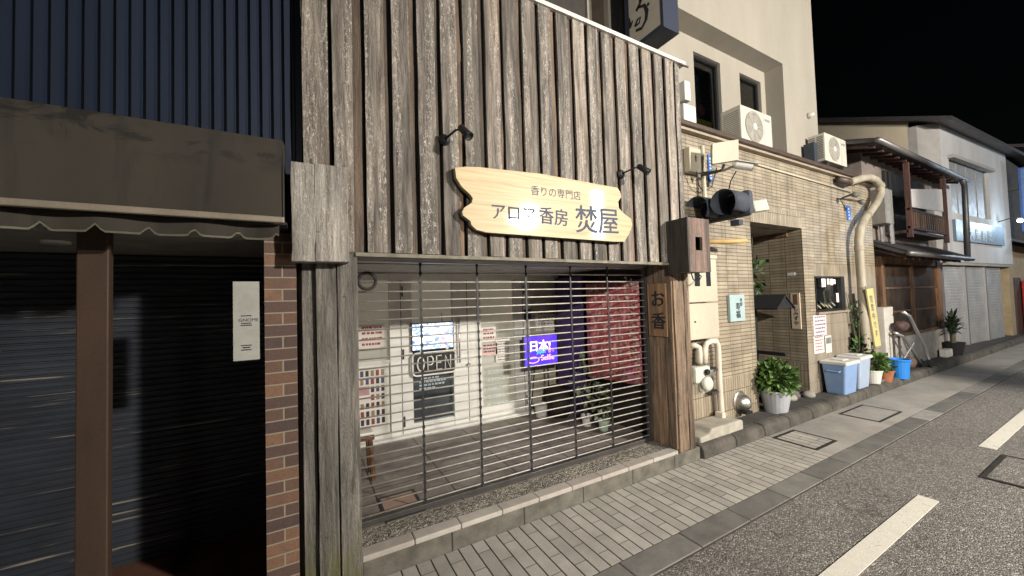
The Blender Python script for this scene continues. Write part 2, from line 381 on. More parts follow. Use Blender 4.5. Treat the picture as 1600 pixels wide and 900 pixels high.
# covers set in the pavement
M_iron = paint("cover_rim", (.03, .027, .024), .7, .3, dirt=.4)
def rect_cover(name, x0, x1, y0, y1, t, z, lab, lidmat, rot=0):
    th = thing(name, lab, "manhole cover", ((x0+x1)/2, (y0+y1)/2, z), "covers set into the ground")
    mb = MB()
    mb.box(x0, x1, y0, y0+t, z-.02, z+.006).box(x0, x1, y1-t, y1, z-.02, z+.006).box(x0, x0+t, y0+t, y1-t, z-.02, z+.006).box(x1-t, x1, y0+t, y1-t, z-.02, z+.006)
    mb.build("rim", M_iron, th); MB().box(x0+t, x1-t, y0+t, y1-t, z-.02, z+.003).build("lid", lidmat, th); return th
rect_cover("manhole_cover", 4.92, 5.42, 2.04, 2.49, .03, 0, "paver filled manhole cover where the striped pavers end", M_pav)
rect_cover("manhole_cover", 6.62, 7.42, 2.02, 2.46, .025, 0, "concrete filled manhole cover in the grey path before the blue bins", M_path)
rect_cover("manhole_cover", 5.42, 6.32, .02, .99, .034, 0, "large asphalt filled square cover in the road beside white dash", M_asph)

# ================================================================== LEFT SHOP (blue)
YB = 2.66
lb = thing("corrugated_shop", "dark shop with blue corrugated wall, olive awning and closed slatted shutters", "building", (-1.2, 3.2, 0))
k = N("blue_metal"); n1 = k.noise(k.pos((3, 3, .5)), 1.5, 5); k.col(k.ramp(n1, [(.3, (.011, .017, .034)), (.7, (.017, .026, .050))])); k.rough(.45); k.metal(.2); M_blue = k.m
mb = MB(); x = -4.0; P = .058; prof = []
while x < -.012:
    prof += [(x, YB+.022), (x+.014, YB+.022), (x+.02, YB), (x+.052, YB)]; x += P
prof.append((-.008, YB+.022))
vs = []; fs = []
for i, (px, py) in enumerate(prof): vs += [(px, py, 2.28), (px, py, 6.5)]
fs = [(2*i, 2*i+2, 2*i+3, 2*i+1) for i in range(len(prof)-1)]
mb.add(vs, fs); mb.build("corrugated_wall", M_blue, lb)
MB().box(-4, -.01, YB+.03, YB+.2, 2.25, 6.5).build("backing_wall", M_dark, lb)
# awning
k = N("awning_canvas"); n1 = k.noise(k.pos((2, 2, 1)), 1.4, 5, .6); n2 = k.noise(k.pos((9, 9, 1.6)), 1, 4, .6, .5); n3 = k.noise(k.pos(), 300, 2)
c = k.ramp(n1, [(.25, (.026, .022, .017)), (.75, (.040, .034, .026))]); sz = k.n("ShaderNodeSeparateXYZ"); k.l(k.pos(), sz.inputs[0]); n4 = k.noise(k.pos((5, 5, 9)), 1, 5, .65, 1.2)
c = k.mix(k.ramp(n2, [(.52, 0), (.72, .6)]), c, (.010, .009, .008)); c = k.mix(k.math('MULTIPLY', k.ramp(n4, [(.5, 0), (.6, .85)]), k.ramp(k.math('SUBTRACT', sz.outputs["Z"], 2.0), [(.45, 0), (.58, 1)])), c, (.006, .005, .005)); k.col(c); k.rough(.9); k.bump(n3, .2, .002); M_awn = k.m
YA = 2.30; xr = -.095; zt, zb = 2.652, 2.235
mb = MB(); vs = []; fs = []; nx = 40
for i in range(nx+1):
    xx = -3.6+(xr+3.6)*i/nx
    sag = .006*math.sin(i*1.3)
    vs += [(xx, YA+sag+.004, zb), (xx, YA+.01+sag, (zt+zb)/2), (xx, YA+.012, zt), (xx, YB-.004, zt+.10)]
for i in range(nx):
    for j in range(3): fs.append((4*i+j, 4*i+4+j, 4*i+5+j, 4*i+1+j))
mb.add(vs, fs); mb.add([(xr, YA+.004, zb), (xr, YA+.012, zt), (xr, YB-.004, zt+.10), (xr, YB-.004, zb)], [(0, 1, 2, 3)])
aw = mb.build("awning", M_awn, lb, smooth=True)
M_awr = paint("awning_rail", (.30, .255, .20), .55, .3, dirt=.3)
MB().box(-3.6, xr+.006, YA-.012, YA+.02, zb-.032, zb).build("front_rail", M_awr, aw, bevel=.006)
mb = MB(); vs = []; fs = []; n = 220
for i in range(n+1):
    xx = -3.6+(xr-.02+3.6)*i/n; ph = ((xx-xr+.03)/.172) % 1.0
    zz = 2.118+.035*max(0, 1-min(ph, 1-ph)/.16)
    yy = YA+.06+.012*math.sin(xx*18)
    vs += [(xx, yy, 2.20), (xx, yy-.006, zz+.012), (xx, yy-.008, zz+.010), (xx, yy-.008, zz)]
mb.add(vs, [(4*i, 4*i+1, 4*i+5, 4*i+4) for i in range(n)])
val = mb.build("valance", M_awn, aw, smooth=True)
mb = MB(); mb.add(vs, [(4*i+2, 4*i+3, 4*i+7, 4*i+6) for i in range(n)]); mb.build("hem", paint("hem_tape", (.13, .125, .09), .85), aw)
MB().box(-3.6, -.08, YA+.08, YB+.03, 2.21, 2.225).build("awning_soffit", M_dark, lb)
# ceiling over the recessed shutters, posts, shutters
MB().box(-4, -.21, YB+.02, 3.7, 2.165, 2.2).build("soffit", paint("soffit_paint", (.34, .33, .31), .7), lb)
cl = W(88, 375, 3.05); MB().lathe((cl.x, 3.05, 2.150), [(.055, 0), (.06, .015)], 20).build("downlight", M_plastic, lb)
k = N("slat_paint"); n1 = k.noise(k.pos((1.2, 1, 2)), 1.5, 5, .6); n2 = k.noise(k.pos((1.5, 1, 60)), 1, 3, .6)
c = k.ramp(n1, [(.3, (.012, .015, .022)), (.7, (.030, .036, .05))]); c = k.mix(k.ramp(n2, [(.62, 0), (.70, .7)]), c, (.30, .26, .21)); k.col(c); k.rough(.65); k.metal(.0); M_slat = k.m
def slat_shutter(x0, x1, name):
    vs = []; z = .02; n = 0
    while z < 2.16:
        for dz, dy in ((0, .0), (.006, -.012), (.030, -.014), (.036, 0)): vs += [(x0, 3.62+dy, z+dz), (x1, 3.62+dy, z+dz)]; n += 1
        z += .042
    MB().add(vs, [(2*i, 2*i+1, 2*i+3, 2*i+2) for i in range(n-1)]).build(name, M_slat, lb)
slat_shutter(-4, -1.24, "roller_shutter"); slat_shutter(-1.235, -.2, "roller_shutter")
M_pillar = paint("brown_post_paint", (.068, .036, .02), .6, dirt=.55, scale=5, streak=True)
MB().box(-.962, -.848, YK, YK+.055, .0, 2.21).build("timber_post", M_pillar, lb, bevel=.006)
M_br = bricks("brick_fb", ('x', None, None), .2, .07, .004, (1, 1, 1), (1, 1, 1), (1, 1, 1)) if False else None
k = N("brick_tiles")
v = k.pos((1, 1, 1), ('x', 'z', None)); v.node.inputs["Location"].default_value = (.008, .012, 0)
b = k.n("ShaderNodeTexBrick"); b.offset = .5; b.offset_frequency = 2
for nm, val in (("Scale", 1), ("Mortar Size", .0045), ("Mortar Smooth", .15), ("Bias", 0), ("Brick Width", .21), ("Row Height", .0695)): b.inputs[nm].default_value = val
b.inputs["Color1"].default_value = (0, 0, 0, 1); b.inputs["Color2"].default_value = (1, 1, 1, 1); b.inputs["Mortar"].default_value = (.5, .5, .5, 1); k.l(v, b.inputs["Vector"])
n1 = k.noise(k.pos(), 14, 5, .6); n2 = k.noise(k.pos(), 120, 3, .6)
c = k.ramp(b.outputs["Color"], [(0, (.065, .042, .04)), (.35, (.10, .058, .045)), (.6, (.15, .08, .052)), (1, (.20, .11, .066))])
c = k.mix(k.ramp(n1, [(.5, 0), (.68, .55)]), c, (.10, .06, .055)); c = k.mix(1, c, k.ramp(n2, [(.3, .75), (.7, 1.1)]), 'MULTIPLY')
c = k.mix(b.outputs["Fac"], c, (.25, .215, .16)); k.col(c); k.rough(.7); k.bump(k.math('ADD', k.math('MULTIPLY', b.outputs["Fac"], -1), k.math('MULTIPLY', n2, .3)), .6, .006); M_brick = k.m
MB().box(-.203, -.042, YK, 3.64, 0, 2.20).build("brick_pillar", M_brick, lb)
p0, p1 = W(364, 440, 2.56), W(406, 561, 2.56)
gs = thing("shop_nameplate", "narrow white nameplate reading GNOME beside the brick pillar", "sign", (p0.x, 2.57, p1.z))
MB().box(p0.x, p1.x, 2.556, 2.566, p1.z, p0.z).build("plate", paint("nameplate", (.40, .40, .37), .35, dirt=.25, scale=9), gs)
cx = (p0.x+p1.x)/2
mb = text_mb("GNOME", (cx-.037, 2.556, p1.z+.215), (1, 0, 0), (0, 0, 1), .026, .001, space=1.0)
for dz, wd in ((.245, .05), (.203, .048), (.192, .052), (.08, .05), (.068, .034), (.055, .048)):
    n = 7
    for i in range(n): mb.box(cx-wd/2+wd*i/n, cx-wd/2+wd*(i+.75)/n, 2.5545, 2.5555, p1.z+dz, p1.z+dz+.006)
mb.build("lettering", M_ink, gs)

# ================================================================== WOODEN SHOP FRONT
ws = thing("wooden_shop", "incense shop clad in weathered grey vertical boards above a grilled porch", "building", (1.8, 3.6, 0))
bat = [.369, .543, .723, .897, 1.075, 1.258, 1.424, 1.605, 1.773, 1.963, 2.146, 2.317, 2.49, 2.67, 2.857, 3.031, 3.21, 3.385]
mb = MB()
def board(x0, x1, y0, y1, z0, z1):
    j = lambda: random.uniform(-.004, .004)
    n = 7; rows = []
    for i in range(n+1):
        z = z0+(z1-z0)*i/n; a, b_ = x0+j(), x1+j(); d = j()*.8
        rows += [(a, y0+d, z), (b_, y0+d+j()*.5, z), (b_, y1, z), (a, y1, z)]
    fs = []
    for i in range(n):
        for q in range(4): fs.append((4*i+q, 4*i+(q+1) % 4, 4*i+4+(q+1) % 4, 4*i+4+q))
    fs += [(3, 2, 1, 0), (4*n, 4*n+1, 4*n+2, 4*n+3)]
    mb.add(rows, fs)
for x0 in bat: board(x0, x0+random.uniform(.118, .126), YK-.004, YK+.052, 2.098+random.uniform(-.003, .004), 4.285)
board(.002, .146, YK-.012, YK+.05, 2.098, 4.285); board(.172, .290, YK-.012, YK+.05, 2.098, 4.285)
board(3.545, 3.615, YK+.004, YK+.042, 2.09, 4.285)
mb.build("cladding", M_board, ws)
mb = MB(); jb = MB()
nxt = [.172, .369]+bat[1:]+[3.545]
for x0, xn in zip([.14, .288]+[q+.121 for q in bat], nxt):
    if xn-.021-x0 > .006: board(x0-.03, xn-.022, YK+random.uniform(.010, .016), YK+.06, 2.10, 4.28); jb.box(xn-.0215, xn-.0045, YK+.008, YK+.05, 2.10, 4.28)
mb.build("backing_boards", M_recess, ws); jb.build("gap_shade_strips", paint("gap_shade_black", (.004, .004, .004), 1, spec=.0), ws)  # black strips added to stand in for shade in the board gaps
MB().box(.0, 3.63, YK+.085, YK+.19, 2.085, 4.27).build("wall_core", M_dark, ws)
MB().box(.29, 3.62, YK-.018, YK+.075, 2.072, 2.096).build("sill_trim", paint("weathered_trim", (.22, .20, .15), .6, dirt=.5, scale=15), ws)
MB().box(-.02, 3.70, YK-.03, YK+.2, 4.287, 4.325).build("top_flashing", M_flash, ws, bevel=.006)
MB().box(3.60, 3.74, YK-.032, YK-.02, 4.268, 4.286).build("flashing_end", M_rail, ws)
# left post of three boards
mb = MB()
pl = [(W(475, 760, YK+.03).x, W(496.5, 760, YK+.03).x, .03), (W(498.5, 760, YK).x, W(530, 760, YK).x, 0), (W(531.5, 760, YK).x, .302, -.003)]
for a, b_, d in pl: board(a, b_, YK+d, YK+.13, .012, 2.12)
mb.build("left_post", M_post, ws, bevel=.004)
MB().box(-.036, .30, YK+.07, YK+.3, 0, 2.3).build("left_post_core", M_dark, ws)
# right post and its reveal
mb = MB(); board(3.362, 3.435, YK-.004, YK+.12, .135, 2.06); board(3.437, 3.53, YK+.006, YK+.12, .135, 2.06); board(3.532, 3.612, YK-.002, YK+.12, .13, 2.06)
mb.build("right_post", M_rpost, ws, bevel=.005)
mb = MB()
for a, b_ in ((2.598, 2.70), (2.703, 2.81), (2.813, 2.915)): board(3.336, 3.361, a, b_, .168, 2.09)
mb.build("reveal_boards", M_rpost, ws, bevel=.003)
MB().box(3.363, 3.60, YK+.121, 3.0, .1, 2.1).build("right_post_core", M_dark, ws)
# box cover on the left beam end and box with a square hole on the right one
mb = MB(); board(-.062, .06, 2.47, YK-.006, 2.02, 2.60); board(.0605, .24, 2.468, YK-.006, 2.022, 2.606); mb.build("beam_end_cover", M_cover, ws, bevel=.004)
x0, x1, y0, y1, z0, z1 = 3.29, 3.64, 2.342, 2.583, 1.985, 2.525
hx0, hx1, hz0, hz1 = 3.41, 3.515, 2.20, 2.335
mb = MB(); mb.box(x0+.02, hx0, y0, y0+.025, z0, z1).box(hx1, x1, y0, y0+.025, z0, z1).box(hx0, hx1, y0, y0+.025, z0, hz0).box(hx0, hx1, y0, y0+.025, hz1, z1)
bx = mb.build("beam_box", M_boxw, ws)
mb = MB(); mb.box(x0, x0+.0195, y0, y1, z0, z1).box(x1-.02, x1-.001, y0+.0255, y1, z0, z1).box(x0+.02, x1-.0205, y0+.0255, y1, z1-.022, z1-.001).box(x0+.02, x1-.0205, y0+.0255, y1, z0+.001, z0+.02)
mb.build("box_sides", weathered("dark_box_wood", (.016, .013, .012), (.05, .042, .037), (.05, .03, .02), 0, 'z', .2), bx)
MB().box(x0+.021, x1-.021, 2.5, 2.51, z0+.021, z1-.023).build("box_back", M_boxw, bx)
# porch shell
MB().box(0, 3.62, YK+.19, 4.8, 2.12, 2.2).build("porch_ceiling", paint("porch_ceiling_paint", (.6, .58, .53), .8), ws)
MB().box(-.03, .26, 2.93, 4.8, .0, 2.12).build("porch_side_wall", paint("porch_wall_paint", (.4, .37, .32), .8), ws)
MB().box(3.42, 3.6, 3.001, 4.9, .0, 2.12).build("porch_side_wall", M_dark, ws)
MB().box(-.02, 3.6, 4.90, 5.0, .0, 2.3).build("inner_wall", paint("inner_wall_paint", (.5, .43, .32), .8), ws)
mb = MB(); mb.box(.02, 3.6, YK+.2, 6.5, 3.2, 3.3); mb.build("roof", M_dark, ws)

# shop front at the back of the porch
YD = 4.60; ZF = .165
U = lambda u, v=500, y=YD: W(u, v, y).x
def frame_grid(xs, zs, y0, y1, t):  # vertical stiles + rails
    mb = MB()
    return mb
xa, xb, xc, xd, xe, xf, xg, xh = .27, .875, 1.14, 1.66, 2.06, 2.55, 2.93, 3.36
mb = MB()
mb.box(xb, xc, YD-.02, YD+.06, ZF, 2.12)             # wide stile
mb.box(xd, xe, YD-.02, YD+.06, ZF, 2.12)
mb.box(xf+.02, xg-.10, YD-.02, YD+.06, ZF, 2.12)
mb.box(xa, xb, YD-.01, YD+.06, 1.06, 1.10).box(xa, xb, YD-.01, YD+.06, ZF, .24)
mb.box(xc, xd, YD-.012, YD+.06, ZF, .30).box(xe, xf+.02, YD-.012, YD+.06, ZF, .34)
mb.box(xa, xh, YD-.012, YD+.06, 2.04, 2.119)
fr = mb.build("door_frame", M_door, ws, bevel=.004)
MB().box(xa, xh, YD-.10, YD-.021, ZF, .20).build("threshold", M_door, ws, bevel=.004)
M_seam = paint("seam", (.12, .11, .1), .6)
mb = MB()
for sx_ in ((xb+xc)/2, (xd+xe)/2, (xf+xg)/2-.03): mb.box(sx_-.004, sx_+.004, YD-.0235, YD-.0205, ZF+.04, 2.04)
mb.build("seam", M_seam, fr)
for hx in ((xb+xc)/2, (xf+xg)/2-.03):
    for hz in (.35, 1.15, 1.9): MB().lathe((hx+.02, YD-.03, hz-.06), [(.009, 0), (.009, .12)], 8).build("hinge", M_rail, fr)
MB().box(xa, xb, YD+.005, YD+.03, .24, 1.06).build("lower_panel", M_door, ws)
G = glass("door_glass"); M_blind_glow = paint("beige_blind_glow", (.55, .46, .34), .8, dirt=.15, scale=2); M_blind_glow.node_tree.nodes["Principled BSDF"].inputs["Emission Color"].default_value = (1, .78, .53, 1); M_blind_glow.node_tree.nodes["Principled BSDF"].inputs["Emission Strength"].default_value = .17  # faint glow added to the blinds to brighten the upper porch
MB().box(xa, xb, YD+.01, YD+.014, 1.10, 2.04).build("window_pane", G, ws)
MB().box(xc, xd, YD+.01, YD+.014, .30, 2.04).build("window_pane", G, ws)
MB().box(xe, xf+.02, YD+.01, YD+.014, .34, 2.04).build("window_pane", G, ws)
MB().box(xa, xb, YD+.03, YD+.035, 1.06, 2.05).build("blind", M_blind_glow, ws)
MB().box(xc, xd, YD+.03, YD+.035, 1.24, 2.05).build("blind", M_blind_glow, ws)
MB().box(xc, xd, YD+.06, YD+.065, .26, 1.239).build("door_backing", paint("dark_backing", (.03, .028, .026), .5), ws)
MB().box(xe, xf+.02, YD+.03, YD+.035, .3, 2.05).build("blind", M_blind_glow, ws)
MB().box(xg-.10, xh-.02, YD-.005, YD+.05, .2, 2.05).build("side_panel", paint("side_panel_paint", (.46, .43, .36), .6), ws)
MB().box(xh-.05, xh, YD-.03, YD+.02, ZF, 2.05).build("corner_bar", M_alu, ws)
# door handle and rail
mb = MB(); mb.tube([(xd+.07, YD-.06, .98), (xd+.07, YD-.06, 1.55)], .011, 8); mb.tube([(xd+.07, YD-.06, 1.05), (xd+.07, YD-.02, 1.05)], .008, 6); mb.tube([(xd+.07, YD-.06, 1.5), (xd+.07, YD-.02, 1.5)], .008, 6)
mb.build("door_handle", M_alu, ws, smooth=True)
MB().lathe((xd+.2, YD-.02, .93), [(.028, 0), (.03, .02), (.014, .035)], 14, (0, -1, 0)).build("lock", M_alu, ws)

# rolling grille
gx0, gx1, gy = .305, 3.335, 2.93
mb = MB(); z = .23; i = 0
while z < 2.08:
    mb.tube([(gx0, gy+random.uniform(-.003, .003), z), (gx1, gy+random.uniform(-.003, .003), z+random.uniform(-.002, .002))], .0061, 6); z += .0705
gr = mb.build("grille_curtain", M_grille, ws, smooth=True)
for x in (.80, 1.286, 1.773, 2.283, 2.765):
    mb = MB(); mb.box(x-.0065, x+.0065, gy-.011, gy-.0068, .2, 2.09)
    z = .23
    while z < 2.08: mb.box(x-.011, x+.011, gy-.015, gy-.0112, z-.013, z+.013); z += .0705
    mb.build("link_strip", M_black, gr)
MB().box(gx0, gx1, gy-.022, gy+.022, .168, .208).build("bottom_bar", M_rail, gr, bevel=.004)
for x in (gx0-.002, gx1-.024): MB().box(x, x+.024, gy-.03, gy+.03, .166, 2.09).build("guide_rail", M_rail if x > 1 else paint("guide_brown", (.3, .2, .13), .5), ws)
MB().box(.31, 3.33, gy-.04, gy+.16, 2.075, 2.118).build("grille_box", M_alu, ws)
# hatch in the porch floor
ht = thing("floor_hatch", "pinkish tile hatch with black rim in the porch floor by the grille", "hatch", (.66, 3.1, ZF))
mb = MB(); x0, x1, y0, y1, t = .50, .80, 2.90, 3.28, .022
mb.box(x0, x1, y0, y0+t, ZF-.01, ZF+.006).box(x0, x1, y1-t, y1, ZF-.01, ZF+.006).box(x0, x0+t, y0+t, y1-t, ZF-.01, ZF+.006).box(x1-t, x1, y0+t, y1-t, ZF-.01, ZF+.006); mb.build("rim", M_black, ht)
MB().box(x0+t, x1-t, y0+t, y1-t, ZF-.01, ZF+.003).build("lid", paint("pink_tile", (.36, .24, .19), .7, dirt=.3), ht)

# ---------------------------------------------------------------- signboard
sy = 2.515
op = [(711, 262), (727, 260.5), (748, 261), (845, 271.5), (965, 293.5), (969, 300), (971, 307), (966, 315), (967, 325), (974, 333), (986, 342), (988, 352), (983, 365), (976, 377.5), (960, 377.5), (760, 363), (745, 359), (737, 352), (735, 345), (724, 337), (722, 331), (726, 324), (737, 317), (739, 310), (735, 304), (722, 292), (713, 278)]
sb = thing("wooden_signboard", "pale varnished wooden signboard with ragged ends and black Japanese lettering on the boards", "sign", (1.85, sy, 2.28))
k = N("sign_wood"); g1 = k.noise(k.pos((1.0, 1, 26)), 1.6, 5, .6, .5); g2 = k.noise(k.pos((3, 3, 160)), 1, 3, .6)
c = k.ramp(g1, [(.3, (.34, .25, .125)), (.5, (.46, .355, .195)), (.7, (.52, .41, .24))]); c = k.mix(1, c, k.ramp(g2, [(.3, .9), (.7, 1.03)]), 'MULTIPLY'); k.col(c); k.rough(.5)
k.b.inputs["Coat Weight"].default_value = 1; k.b.inputs["Coat Roughness"].default_value = .05; M_sign = k.m
poly = [W(u, v, sy) for u, v in op]
from mathutils.geometry import tessellate_polygon
def board_poly(poly, depth):
    mb = MB(); n = len(poly); tri = tessellate_polygon([poly]); d = Vector((0, depth, 0))
    vs = list(poly)+[p+d for p in poly]
    fs = [tuple(t) for t in tri]+[tuple(i+n for i in reversed(t)) for t in tri]+[(i, (i+1) % n, (i+1) % n+n, i+n) for i in range(n)]
    return mb.add(vs, fs)
bd = board_poly(poly, .035).build("board", M_sign, sb)
ring = [p+Vector((0, .036, 0)) for p in poly]; cen = sum(ring, Vector())/len(ring)
board_poly([cen+(p-cen)*1.012 for p in ring], .02).build("backing", M_dark, sb)
def sign_text(body, u0, v0, u1, v1, bold, parent, m=M_bluet, y=None, depth=.0015):
    a = W(u0, v0, y or sy); b_ = W(u1, v1, y or sy); ex = b_-a; n = len(body)
    size = ex.length/n*1.0
    return text_mb(body, a, ex, (0, 0, 1), size, depth, bold).build("lettering", m, parent)
sign_text("香りの専門店", 829, 303, 908, 312, 0, sb)
sign_text("アロマ", 766, 340, 838, 345, .0025, sb)
sign_text("香房", 842, 346, 889, 352, .003, sb)
sign_text("焚屋", 899, 359, 968, 362.5, .0035, sb)

# two small spotlights over the board
def spot(pb, pm, ph, lab):
    th = thing("wall_spotlight", lab, "spotlight", pb, "wall spotlights above the signboard")
    pb, pm, ph = map(Vector, (pb, pm, ph))
    MB().lathe(pb+Vector((0, .07, 0)), [(.042, 0), (.042, .018), (.025, .035)], 18, (0, -1, 0)).build("base", M_black, th, smooth=False)
    MB().tube([pb+Vector((0, .04, 0)), pb+(pm-pb)*.5+Vector((0, -.02, .01)), pm], .008, 8).build("arm", M_black, th, smooth=True)
    d = (ph-pm).normalized()
    MB().lathe(pm-d*.03, [(.012, 0), (.026, .015), (.028, .09), (.033, .13), (.031, .132), (.026, .12)], 16, d).build("head", M_black, th, smooth=True)
a = W(700, 212, 2.50); b_ = W(722, 201, 2.42); spot((a.x, 2.52, a.z), (b_.x, 2.42, b_.z), (b_.x+.04, 2.34, b_.z-.1), "black spotlight on the boards above the left end of the signboard")
a = W(980, 268, 2.50); b_ = W(1000, 261, 2.42); spot((a.x, 2.52, a.z), (b_.x, 2.42, b_.z), (b_.x+.05, 2.34, b_.z-.08), "black spotlight on the boards above the right end of the signboard")

# hanging plaque on the reveal
pq = thing("hanging_plaque", "brown wooden plaque with brushed characters hung on the post beside the grille", "sign", (3.33, 2.76, 1.28))
pa, pb_ = WX(1013, 441, 3.315), WX(1046, 527, 3.315)
pq_mat = weathered("plaque_wood", (.26, .145, .075), (.44, .27, .15), (.5, .28, .12), 0, 'z', .4)
y0, y1, z0, z1 = 2.645, 2.885, pb_.z, pa.z-.02
MB().box(3.315, 3.334, y0, y1, z0, z1).build("board", pq_mat, pq, bevel=.004)
text_mb("お香", (3.315, y1-.04, z1-.235), (0, -1, 0), (0, 0, 1), .19, .0015, .006, vertical=True, line=1.25).build("lettering", M_ink, pq)

# ---------------------------------------------------------------- porch contents
def flat_rect(name, a, b_, y, th, mat, parent=None, lab=None, cat=None, group=None):
    mb = MB().box(min(a.x, b_.x), max(a.x, b_.x), y, y+th, min(a.z, b_.z), max(a.z, b_.z)); o = mb.build(name, mat, parent)
    if lab: tag(o, lab, cat, group)
    return o
# video screen
ys = YD-.06
sv = thing("video_screen", "small lit video screen hung in the glass door above the OPEN sign", "screen", (1.38, ys, 1.2))
a, b_ = W(644, 507, ys), W(708, 542, ys)
MB().box(a.x-.012, b_.x+.012, ys, ys+.03, b_.z-.014, a.z+.012).build("bezel", M_black, sv)
k = N("screen_picture"); n1 = k.noise(k.pos((16, 1, 26)), 1, 5, .75); n2 = k.noise(k.pos((9, 1, 4)), 1, 2)
c = k.ramp(n1, [(.36, (.05, .13, .38)), (.46, (.30, .45, .85)), (.52, (.85, .93, 1)), (.7, (1, 1, 1))]); c = k.mix(k.ramp(n2, [(.6, 0), (.66, .5)]), c, (.7, .25, .5))
k.l(c, k.b.inputs["Emission Color"]); k.b.inputs["Emission Strength"].default_value = 2.0; k.col((.02, .02, .02)); M_scr = k.m
MB().box(a.x, b_.x, ys-.003, ys-.0005, b_.z, a.z).build("picture", M_scr, sv)
for q in (.25, .75): MB().tube([(a.x+(b_.x-a.x)*q, ys+.02, a.z+.012), (a.x+(b_.x-a.x)*q, ys+.05, a.z+.12)], .004, 6).build("hanger", M_black, sv)
# OPEN sign
no = thing("open_sign", "unlit neon sign reading OPEN in white tubes on the dark door glass", "sign", (1.38, ys, .88))
a, b_ = W(644, 553, ys), W(712, 580, ys); x0, x1, z0, z1 = a.x, b_.x, b_.z+.0, a.z; r = .05
pts = []
for cx, cz, s0 in ((x1-r, z1-r, 0), (x0+r, z1-r, 90), (x0+r, z0+r, 180), (x1-r, z0+r, 270)):
    for q in range(5): t = R(s0+q*22.5); pts.append((cx+r*math.cos(t), ys-.01, cz+r*math.sin(t)))
pts.append(pts[0])
M_tube = paint("neon_tube", (.78, .77, .74), .35, dirt=.05)
MB().tube(pts, .011, 8).build("border_tube", M_tube, no, smooth=True)
MB().box(x0+.01, x1-.01, ys+.003, ys+.008, z0+.01, z1-.01).build("back_plate", M_black, no)
def stroke(mb, pl): mb.tube([(x, ys-.012, z) for x, z in pl], .0095, 6)
mb = MB(); wd = (x1-x0-.10)/4; h0, h1 = z0+.055, z1-.05; L = lambda i, fx: x0+.05+wd*(i+fx)
stroke(mb, [(L(0, .42)+wd*.36*math.cos(R(t)), (h0+h1)/2+(h1-h0)/2*math.sin(R(t))) for t in range(0, 361, 24)])
stroke(mb, [(L(1, .2), h0), (L(1, .2), h1), (L(1, .65), h1), (L(1, .8), h1-.03), (L(1, .8), h1-.075), (L(1, .65), h1-.1), (L(1, .2), h1-.1)])
stroke(mb, [(L(2, .8), h0), (L(2, .2), h0), (L(2, .2), h1), (L(2, .8), h1)]); stroke(mb, [(L(2, .2), (h0+h1)/2), (L(2, .72), (h0+h1)/2)])
stroke(mb, [(L(3, .2), h0), (L(3, .2), h1), (L(3, .82), h0), (L(3, .82), h1)]); mb.build("lettering", M_tube, no, smooth=True)
for q in (.2, .8): MB().ell((x0+(x1-x0)*q, ys-.005, z1+.035), .022, .012, .022).build("suction_cup", M_tube, no, smooth=True)
# writing on the door glass under the sign
dn = thing("door_notice", "black notice with small white lines of writing under the OPEN sign", "notice", (1.4, YD+.03, .5))
a, b_ = W(645, 588, YD+.03), W(712, 650, YD+.03)
MB().box(xc+.01, xd-.06, YD+.04, YD+.044, .31, z0-.02).build("sheet", paint("notice_sheet", (.025, .024, .023), .35), dn)
mb = MB(); zz = z0-.07
for i in range(4):
    x = xc+.09+(.02 if i == 0 else 0)
    while x < xd-.1-(.12 if i in (0, 3) else 0):
        wl = random.uniform(.02, .05); mb.box(x, x+wl, YD+.0385, YD+.0395, zz, zz+.022); x += wl+.012
    zz -= .042
mb.build("lettering", M_paper, dn)
# LED writing board
led = thing("led_board", "glowing purple blue writing board with coloured handwriting in the porch", "screen", (2.82, 4.3, .84))
yl = 4.30; a, b_ = W(819, 527, yl), W(871, 567, yl); x0, x1, z0, z1 = a.x, b_.x, b_.z, a.z
MB().box(x0-.02, x1+.02, yl, yl+.025, z0-.02, z1+.02).build("frame", M_black, led)
k = N("led_panel"); n1 = k.noise(k.pos((4, 1, 4)), 1, 3); c = k.ramp(n1, [(.35, (.06, .03, .75)), (.65, (.15, .05, .95))])
k.l(c, k.b.inputs["Emission Color"]); k.b.inputs["Emission Strength"].default_value = 1.7; k.col((.01, .01, .03)); M_led = k.m
MB().box(x0, x1, yl-.003, yl-.0005, z0, z1).build("panel", M_led, led)
lw, lh = x1-x0, z1-z0
text_mb("日本!", (x0+lw*.12, yl-.004, z0+lh*.52), (1, 0, 0), (0, 0, 1), lw*.30, .001, .004).build("lettering", emit("led_white", (1, .92, 1), 3.2), led)
text_mb("Japan", (x0+lw*.36, yl-.004, z0+lh*.41), (1, 0, 0), (0, 0, 1), lw*.13, .001, .001).build("lettering", emit("led_cyan", (.05, .8, .9), 1.6), led)
text_mb("香り", (x0+lw*.70, yl-.004, z0+lh*.41), (1, 0, 0), (0, 0, 1), lw*.11, .001, .001).build("lettering", emit("led_orange", (1, .35, .3), 1.6), led)
mb = text_mb("Selfie", (x0+lw*.48, yl-.004, z0+lh*.16), (1, 0, 0), (0, 0, 1), lw*.2, .001, .002)
mb.tube([(x0+lw*.25+lw*.17*math.cos(R(t)), yl-.006, z0+lh*.2+lh*.1*math.sin(R(t))) for t in range(0, 361, 30)], .005, 6)
mb.build("lettering", emit("led_pink", (1, .45, .95), 2.4), led)
for q in (.3, .7): MB().tube([(x0+lw*q, yl+.012, z0-.02), (x0+lw*q+(.05 if q > .5 else -.05), yl+.08, ZF)], .009, 6).build("easel_leg", M_black, led)
